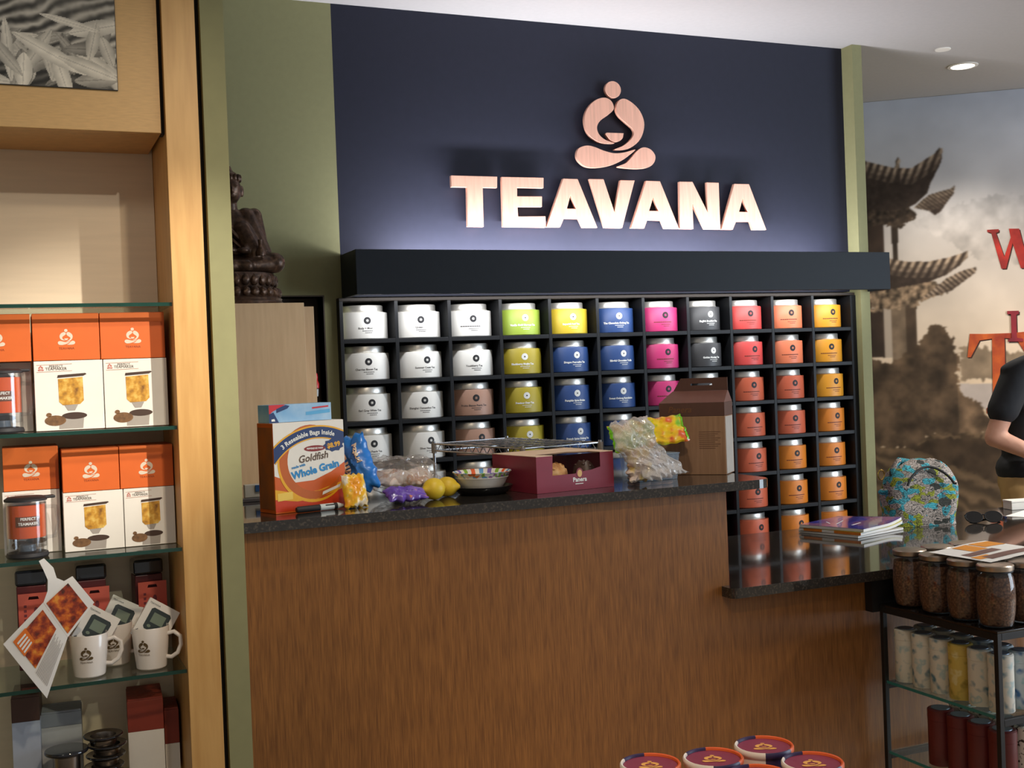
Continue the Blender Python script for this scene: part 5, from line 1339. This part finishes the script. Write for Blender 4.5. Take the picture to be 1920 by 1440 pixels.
# tea makers
def teamaker(x, y, z, lb, s=1.0):
    t = thing('tea_maker', lb, 'teapot', (x, y, z), R(10), 'clear tea makers')
    M_cl = glass_mat('acrylic', (0.93, 0.94, 0.95), 0.08, 0.03)
    r = 0.036*s
    obj('base_ring', MB().lathe([(0, 0.0005), (r, 0.0005), (r+0.002, 0.004), (r, 0.010), (r*0.7, 0.012), (0, 0.012)], 32), M_ink, t, smooth=True)
    obj('valve', MB().lathe([(0, 0.0125), (r*0.45, 0.0125), (r*0.4, 0.024), (0, 0.025)], 24), mat('smoky_plastic', (90, 100, 112), 0.2), t, smooth=True)
    obj('clear_jug', MB().lathe([(r*0.98, 0.0105), (r, 0.020), (r, 0.106*s), (r-0.0015, 0.106*s), (r-0.0015, 0.020)], 36), M_cl, t, smooth=True)
    obj('orange_sleeve', MB().lathe([(r-0.003, 0.038), (r-0.0022, 0.0385), (r-0.0022, 0.0985*s), (r-0.003, 0.099*s)], 36), mat('orange_film', (232, 96, 40), 0.35), t, smooth=True)
    pr = MB(); cf = cyl_fr(0, 0, 0.0, r-0.002)
    pr.mi(0).poly([(-0.022, 0.062), (0.014, 0.062), (0.014, 0.079), (-0.022, 0.079)], cf, 0.0022) if False else None
    for i in range(9): pr.mi(0).poly([(-0.026+0.005*i, 0.060), (-0.0208+0.005*i, 0.060), (-0.0208+0.005*i, 0.079), (-0.026+0.005*i, 0.079)], cf, 0.0003)
    pr.mi(1); put_text(pr, 'PERFECT', 0.007, cf, -0.003, 0.0745, 0.0006, bold=0.0002); put_text(pr, 'TEAMAKER', 0.0072, cf, -0.003, 0.0655, 0.0006, bold=0.0002)
    obj('printed_label', pr, [mat('label_brown', (120, 72, 50), 0.5), M_inkw], t, recalc=False)
    obj('black_lid', MB().lathe([(0, 0.1065*s), (r+0.002, 0.1065*s), (r+0.002, 0.110*s), (r-0.004, 0.114*s), (0, 0.115*s)], 36), M_ink, t, smooth=True)
    obj('lid_spout', MB().box(0.020, 0.052, -0.009, 0.009, 0.108*s, 0.1135*s), M_ink, t, bev=0.002)
    obj('handle', MB().tube([(r*0.95, 0.006, 0.092), (r+0.020, 0.012, 0.090), (r+0.024, 0.014, 0.060), (r+0.016, 0.010, 0.034), (r*0.96, 0.006, 0.034)], 0.0042, 10), M_cl, t, smooth=True)
teamaker(0.0255, 2.405, zC, 'clear tea maker with an orange sleeve on the third shelf')
teamaker(-0.010, 2.398, zB, 'clear tea maker with an orange sleeve cut by the left picture edge', 1.05)

# mugs with timer cards
M_mug = mat('white_ceramic', (236, 228, 220), 0.25, var=0.02, coat=0.3); M_mugprint = mat('mug_print', (96, 76, 44), 0.5)
mug_prof = [(0, 0.0005), (0.026, 0.0005), (0.0285, 0.003), (0.0325, 0.040), (0.0355, 0.080), (0.0345, 0.0815), (0.0330, 0.079), (0.0300, 0.040), (0.0265, 0.006), (0, 0.0055)]
def mug(x, y, rz, lb):
    t = thing('mug', lb, 'mug', (x, y, zD), R(rz), 'white mugs on the fourth shelf')
    obj('mug_body', MB().lathe(mug_prof, 40), M_mug, t, smooth=True)
    obj('handle', MB().tube([(0.0318, 0, 0.066), (0.046, 0, 0.069), (0.058, 0, 0.060), (0.059, 0, 0.044), (0.052, 0, 0.028), (0.040, 0, 0.020), (0.0302, 0, 0.021)], 0.0042, 10), M_mug, t, smooth=True)
    pr = MB(); a = R(-22)
    cf = lambda u, v, d=0.0: cyl_fr(0, 0, 0, 0.0285+0.007*(v/0.08)+0.0007, 0)(u-0.004, v, d)
    put_logo(pr, cf, 0.0, 0.048, 0.024, 0.0005); put_text(pr, 'TEAVANA', 0.0052, cf, 0.0, 0.0315, 0.0005)
    obj('printed_emblem', pr, M_mugprint, t, recalc=False)
mug(0.1265, 2.402, -6, 'white emblem mug holding a timer card, left of the front pair')
mug(0.2400, 2.402, -24, 'white emblem mug holding a timer card, next to the stile')
mug(0.1780, 2.478, 0, 'white mug behind the front pair on the fourth shelf')
M_timer = mat('timer_dark', (38, 52, 54), 0.35); M_lcd = mat('timer_screen', (120, 136, 120), 0.3)
def timer_card(x, y, lb, ang):
    t = thing('timer_card', lb, 'card', (x, y, zD+0.052), rot=(R(-16), R(ang), 0), group='timer cards in the mugs')
    obj('card_board', MB().box(-0.033, 0.033, -0.004, 0.004, 0.0, 0.078), M_paper, t, bev=0.0006)
    pr = MB(); fr = front_fr(0, -0.004, 0)
    rr = [(-0.020, 0.024), (-0.016, 0.020), (0.018, 0.020), (0.022, 0.024), (0.022, 0.060), (0.018, 0.064), (-0.016, 0.064), (-0.020, 0.060)]
    pr.mi(0).poly(rr, fr, 0.0004); pr.mi(1).poly([(-0.012, 0.036), (0.014, 0.036), (0.014, 0.056), (-0.012, 0.056)], fr, 0.0007)
    pr.mi(1).poly(ellipse(-0.010, 0.028, 0.004, 0.003, 12), fr, 0.0007); pr.mi(2).poly(ellipse(0.012, 0.028, 0.004, 0.003, 12), fr, 0.0007)
    pr.mi(0); put_text(pr, 'TEAVANA', 0.005, fr, -0.018, 0.070, 0.0004); put_text(pr, '12:00', 0.010, fr, 0.001, 0.046, 0.0010) if False else None
    put_logo(pr, fr, -0.026, 0.010, 0.009, 0.0004)
    obj('printed_timer', pr, [M_timer, M_lcd, mat('timer_red', (180, 80, 70), 0.4)], t, recalc=False)
timer_card(0.1180, 2.404, 'white card with a dark timer picture in the left front mug', 34)
timer_card(0.2300, 2.404, 'white card with a dark timer picture in the mug next to the stile', 34)
timer_card(0.1720, 2.479, 'white card standing in the rear mug', 30)

# dark-topped packs with salmon cards at the back of the mug shelf
M_pack = mat('wine_pack', (92, 30, 34), 0.4); M_salmon = mat('salmon_card', (206, 92, 78), 0.5); M_gloss = mat('gloss_black', (26, 28, 36), 0.12, coat=0.6)
for k, (x, lb) in enumerate(((0.030, 'left'), (0.142, 'middle'), (0.252, 'right'))):
    t = thing('gift_pack', f'{lb} of three wine-red packs with glossy black tops behind the mugs', 'pack', (x, 2.510, zD), R(-3+4*k), 'wine-red packs on the mug shelf')
    obj('pack_body', MB().box(-0.027, 0.027, 0, 0.045, 0.0005, 0.165), M_pack, t, bev=0.002)
    obj('black_top', MB().box(-0.029, 0.029, -0.003, 0.048, 0.1655, 0.196), M_gloss, t, bev=0.005)
    hc = obj('hang_card', MB().loops([[(-0.028, 0.03), (0.028, 0.03), (0.028, 0.152), (-0.028, 0.152)], [(-0.010, 0.140), (0.010, 0.140), (0.008, 0.146), (-0.008, 0.146)]], front_fr(0.004, -0.012, 0), 0.0, -0.002), M_salmon, t)
    pr = MB(); fr = front_fr(0.004, -0.012, 0)
    pr.poly(ellipse(0.004, 0.118, 0.004, 0.007, 12), fr, 0.0004)
    for i in range(6): pr.poly([(-0.018, 0.125-0.009*i), (-0.013, 0.125-0.009*i), (-0.013, 0.130-0.009*i), (-0.018, 0.130-0.009*i)], fr, 0.0004)
    obj('printed_marks', pr, mat('print_plum', (120, 50, 60), 0.5), hc, recalc=False)

# leaflet hanging over the shelf edge
t = thing('leaflet', 'folded glossy leaflet with orange tea photographs hanging over the mug shelf', 'leaflet', (0.05, 2.345, 0.953))
def lp(x, y, z): return Vector((x-0.05, y-2.345, z-0.953))
A1 = [lp(-0.0227, 2.345, 1.0615), lp(0.047, 2.345, 0.953), lp(0.0870, 2.344, 1.0605), lp(0.0476, 2.347, 1.1293)]
A2 = [lp(0.0480, 2.3472, 1.1293), lp(0.0872, 2.3442, 1.0607), lp(0.1362, 2.348, 1.1194), lp(0.1000, 2.351, 1.1720)]
def panel(c, dn, a0=0, a1=1, b0=0, b1=1, bow=0.004, n=10):
    def f(a, b2):
        A = a0+(a1-a0)*a; B = b0+(b1-b0)*b2
        return (c[0]*(1-A)+c[1]*A)*(1-B)+(c[3]*(1-A)+c[2]*A)*B+Vector((0, -bow*math.sin(PI*A)-dn, 0))
    return MB().grid(n, n, f)
p1 = obj('front_panel', panel(A1, 0.0), M_paper, t, smooth=True, recalc=False)
M_teaph = ramp_mat('tea_photo', [(0.32, (70, 28, 16)), (0.46, (150, 52, 24)), (0.58, (206, 98, 30)), (0.7, (232, 150, 50))], scale=70, rough=0.35, coat=0.3)
obj('printed_photo', panel(A1, 0.0008, 0.10, 0.62, 0.18, 0.92), M_teaph, p1, smooth=True, recalc=False)
obj('printed_block', panel(A1, 0.0012, 0.08, 0.36, 0.16, 0.48), mat('leaflet_orange', (232, 120, 40), 0.4), p1, smooth=True, recalc=False)
pr = MB()
for i in range(4): pr.mi(0); pr.add(*(lambda m: (m.v, m.f))(panel(A1, 0.0016, 0.14+0.055*i, 0.17+0.055*i, 0.20, 0.42, n=4)))
obj('printed_lettering', pr, M_inkw, p1, recalc=False)
pl = MB()
for i in range(10): pl.add(*(lambda m: (m.v, m.f))(panel(A1, 0.0010, 0.66+0.028*i, 0.675+0.028*i, 0.14, 0.86-0.05*(i % 3), n=5)))
obj('printed_text', pl, mat('print_lightgrey', (176, 170, 166), 0.6), p1, recalc=False)
p2 = obj('rear_panel', panel(A2, 0.0, bow=0.002), M_paper, t, smooth=True, recalc=False)
obj('printed_photo', panel(A2, 0.0008, 0.06, 0.94, 0.05, 0.80, bow=0.002), M_teaph, p2, smooth=True, recalc=False)
cur = [lp(0.0480, 2.3472, 1.1293), lp(0.0560, 2.346, 1.150), lp(0.0570, 2.344, 1.170), lp(0.050, 2.343, 1.190), lp(0.043, 2.341, 1.207)]
cur2 = [lp(0.1000, 2.351, 1.1720), lp(0.085, 2.350, 1.1645), lp(0.0725, 2.347, 1.172), lp(0.0675, 2.345, 1.192), lp(0.052, 2.342, 1.211)]
def curl(a, b2):
    k = min(3, int(a*4)); f = a*4-k
    return (cur[k]*(1-f)+cur[k+1]*f)*(1-b2)+(cur2[k]*(1-f)+cur2[k+1]*f)*b2
obj('curled_corner', MB().grid(17, 6, curl), M_paper, p2, smooth=True, recalc=False)

# bottom shelf goods
def roofbox(x, y, w, d, z0, z1, zt, top, side, nm, lb, n=8):
    t = thing(nm, lb, 'carton', (x, y, z0), R(-4), None)
    obj('carton_body', MB().box(-w/2, w/2, 0, d, 0.0005, z1-z0), side, t, bev=0.0006)
    obj('carton_top', MB().box(-w/2, w/2, 0, d, z1-z0+0.0003, zt-z0-0.004), top, t, bev=0.0006)
    for i in range(n):
        y0 = d*i/n
        obj('stacked_sleeve', MB().box(-w/2+0.001, w/2-0.001, y0+0.001, y0+d/n-0.001, zt-z0-0.0037, zt-z0), top, t)
    return t, w, z1-z0
M_rust = mat('rust_board', (140, 52, 34), 0.5, var=0.1); M_umber = mat('umber_board', (70, 44, 34), 0.5, var=0.1); M_greyb = mat('grey_board', (136, 142, 152), 0.5); M_lblue = mat('pale_blue_board', (176, 186, 204), 0.5)
roofbox(0.228, 2.44, 0.068, 0.11, zE, 0.840, 0.905, M_rust, M_white, 'tall_carton', 'white carton with a tall rust-red ridged top on the bottom shelf')
roofbox(0.2800, 2.465, 0.028, 0.09, zE, 0.800, 0.872, M_rust, M_white, 'tall_carton', 'white carton with rust-red top squeezed against the stile on the bottom shelf')
roofbox(0.010, 2.45, 0.050, 0.10, zE, 0.888, 0.938, M_umber, M_lblue, 'tall_carton', 'pale blue carton with a dark brown ridged top on the bottom shelf')
roofbox(0.074, 2.48, 0.074, 0.07, zE, 0.862, 0.892, M_greyb, mat('grey_light_board', (196, 198, 200), 0.5), 'tall_carton', 'grey carton behind the steel infuser on the bottom shelf', 4)
pr = MB(); fr = front_fr(0.0, -0.0006, 0)
# steel infuser cup
t = thing('steel_infuser', 'steel infuser cup with a wide rim at the front of the bottom shelf', 'infuser', (0.079, 2.415, zE))
obj('infuser_cup', MB().lathe([(0, 0.0005), (0.020, 0.0005), (0.024, 0.008), (0.025, 0.088), (0.0365, 0.094), (0.038, 0.098), (0.036, 0.100), (0.0235, 0.094), (0.0225, 0.010), (0, 0.008)], 40), mat('dark_steel', (150, 142, 134), 0.25, 1.0), t, smooth=True)
obj('rim_band', MB().lathe([(0.0385, 0.0935), (0.0400, 0.0955), (0.0400, 0.0985), (0.0385, 0.1005)], 40), M_gloss, t, smooth=True)
for k in range(6):
    t = thing('steel_dish', f'round steel dish, {ORD[k+1]} from the bottom of the stack on the bottom shelf', 'dish', (0.150+0.004*math.sin(k*2.1), 2.425+0.003*math.cos(k*1.7), zE+0.0195*k), 0, 'stack of steel dishes')
    obj('dish_bowl', MB().lathe([(0, 0.0005), (0.024, 0.0005), (0.026, 0.010), (0.034, 0.014), (0.0355, 0.0165), (0.034, 0.0185), (0.024, 0.0165), (0.022, 0.004), (0, 0.003)], 40), MATS['dark_steel'], t, smooth=True)
    obj('rim_ring', MB().tube([(0.0352*math.cos(2*PI*i/32), 0.0352*math.sin(2*PI*i/32), 0.0170) for i in range(32)], 0.0018, 8, closed=True), M_gloss, t, smooth=True)

# ================================================================== CLERK
FW = R(-56)
LEAN = lambda p: (p[0]+min(max(0.0, p[2]-1.0), 0.5)*0.10+0.17*min(max(0.0, (p[2]-1.46)/0.14), 1.0), p[1], p[2]-0.02*min(max(0.0, (p[2]-1.46)/0.14), 1.0))
t = thing('person', 'person in a black short-sleeved shirt and khaki shorts behind the counter', 'person', (4.322, 4.095, 0), FW)
sk = ramp_mat('skin', [(0.3, (196, 142, 120)), (0.7, (216, 166, 142))], scale=8, rough=0.55)
bm_ = MB()
bm_.ell((0.03, 0, 1.685), (0.095, 0.074, 0.112)); bm_.ell((0.06, 0, 1.63), (0.06, 0.055, 0.06)); bm_.ell((0.128, 0, 1.665), (0.016, 0.012, 0.020)); bm_.ell((0.108, 0, 1.625), (0.012, 0.026, 0.009))
for s in (-1, 1):
    bm_.ell((0.02, s*0.076, 1.675), (0.018, 0.010, 0.030)); bm_.ell((0.100, s*0.032, 1.692), (0.014, 0.018, 0.010))
bm_.cone((0.0, 0, 1.60), 0.056, (-0.02, 0, 1.49), 0.064)
bm_.ell((-0.02, 0, 1.36), (0.115, 0.165, 0.17)); bm_.ell((-0.01, 0, 1.14), (0.10, 0.145, 0.16)); bm_.ell((-0.01, 0, 0.96), (0.115, 0.165, 0.13))
for s in (-1, 1):
    sh = (-0.045, s*0.185, 1.455); el = (-0.115, s*0.240, 1.145); wr = (0.13, s*0.215, 1.035)
    bm_.cone(sh, 0.062, el, 0.044); bm_.cone(el, 0.043, wr, 0.028)
    pm = (0.225, s*0.20, 1.015)
    bm_.cone(wr, 0.027, pm, 0.030); bm_.ell((0.20, s*0.205, 1.02), (0.045, 0.040, 0.018))
    for k in range(4):
        y = s*(0.172+0.019*k); L_ = (0.062, 0.070, 0.066, 0.052)[k]
        a = (0.238, y, 1.016); b1 = (0.238+L_*0.55, y, 1.008); c1 = (0.238+L_*0.8, y, 0.985)
        bm_.cone(a, 0.0095, b1, 0.0085, 8); bm_.cone(b1, 0.0085, c1, 0.0075, 8)
    bm_.cone((0.185, s*0.168, 1.018), 0.012, (0.215, s*0.145, 1.008), 0.010, 8); bm_.cone((0.215, s*0.145, 1.008), 0.010, (0.245, s*0.142, 0.996), 0.0085, 8)
    hp_ = (-0.01, s*0.09, 0.92); kn = (0.02, s*0.105, 0.50); an = (-0.02, s*0.105, 0.10)
    bm_.cone(hp_, 0.085, kn, 0.058); bm_.cone(kn, 0.056, an, 0.038); bm_.cone(an, 0.038, (0.10, s*0.115, 0.045), 0.036)
    bm_.cone((-0.02, s*0.105, 0.30), 0.058, (-0.03, s*0.105, 0.36), 0.054)
bm_.v = [LEAN(p) for p in bm_.v]
o = obj('body', bm_, sk, t); remesh(o, 0.009, 4)
sh_ = MB()
sh_.ell((-0.02, 0, 1.36), (0.132, 0.182, 0.182)); sh_.ell((-0.01, 0, 1.14), (0.122, 0.170, 0.19)); sh_.ell((-0.01, 0, 0.99), (0.135, 0.185, 0.10)); sh_.cone((-0.02, 0, 1.50), 0.078, (-0.02, 0, 1.44), 0.10)
for s in (-1, 1):
    sh_.cone((-0.045, s*0.185, 1.455), 0.080, (-0.088, s*0.222, 1.27), 0.072)
sh_.v = [LEAN(p) for p in sh_.v]
o = obj('black_shirt', sh_, mat('black_jersey', (26, 28, 34), 0.85, var=0.15, scale=12), t); remesh(o, 0.010, 6)
so = MB(); so.ell((-0.01, 0, 0.93), (0.128, 0.176, 0.11))
for s in (-1, 1): so.cone((-0.01, s*0.09, 0.90), 0.104, (0.015, s*0.108, 0.58), 0.092)
o = obj('khaki_shorts', so, mat('khaki_cloth', (176, 142, 92), 0.85, var=0.12, scale=10), t); remesh(o, 0.010, 5)
hr = MB().ell((0.012, 0, 1.728), (0.100, 0.082, 0.085)).ell((-0.035, 0, 1.67), (0.062, 0.076, 0.075))
hr.v = [LEAN(p) for p in hr.v]
o = obj('hair', hr, mat('brown_hair', (70, 48, 32), 0.7, var=0.3, scale=60, stretch=(1, 1, 5)), t); remesh(o, 0.008, 3)
for s in (-1, 1):
    shoe = MB().ell((0.045, s*0.11, 0.045), (0.145, 0.05, 0.044)).ell((-0.03, s*0.106, 0.075), (0.06, 0.045, 0.05))
    o = obj('shoe', shoe, mat('dark_shoe', (40, 36, 34), 0.6), t); remesh(o, 0.008, 3)
    obj('sole', MB().box(-0.09, 0.18, s*0.11-0.048, s*0.11+0.048, 0.0, 0.012), M_ink, t, bev=0.004)
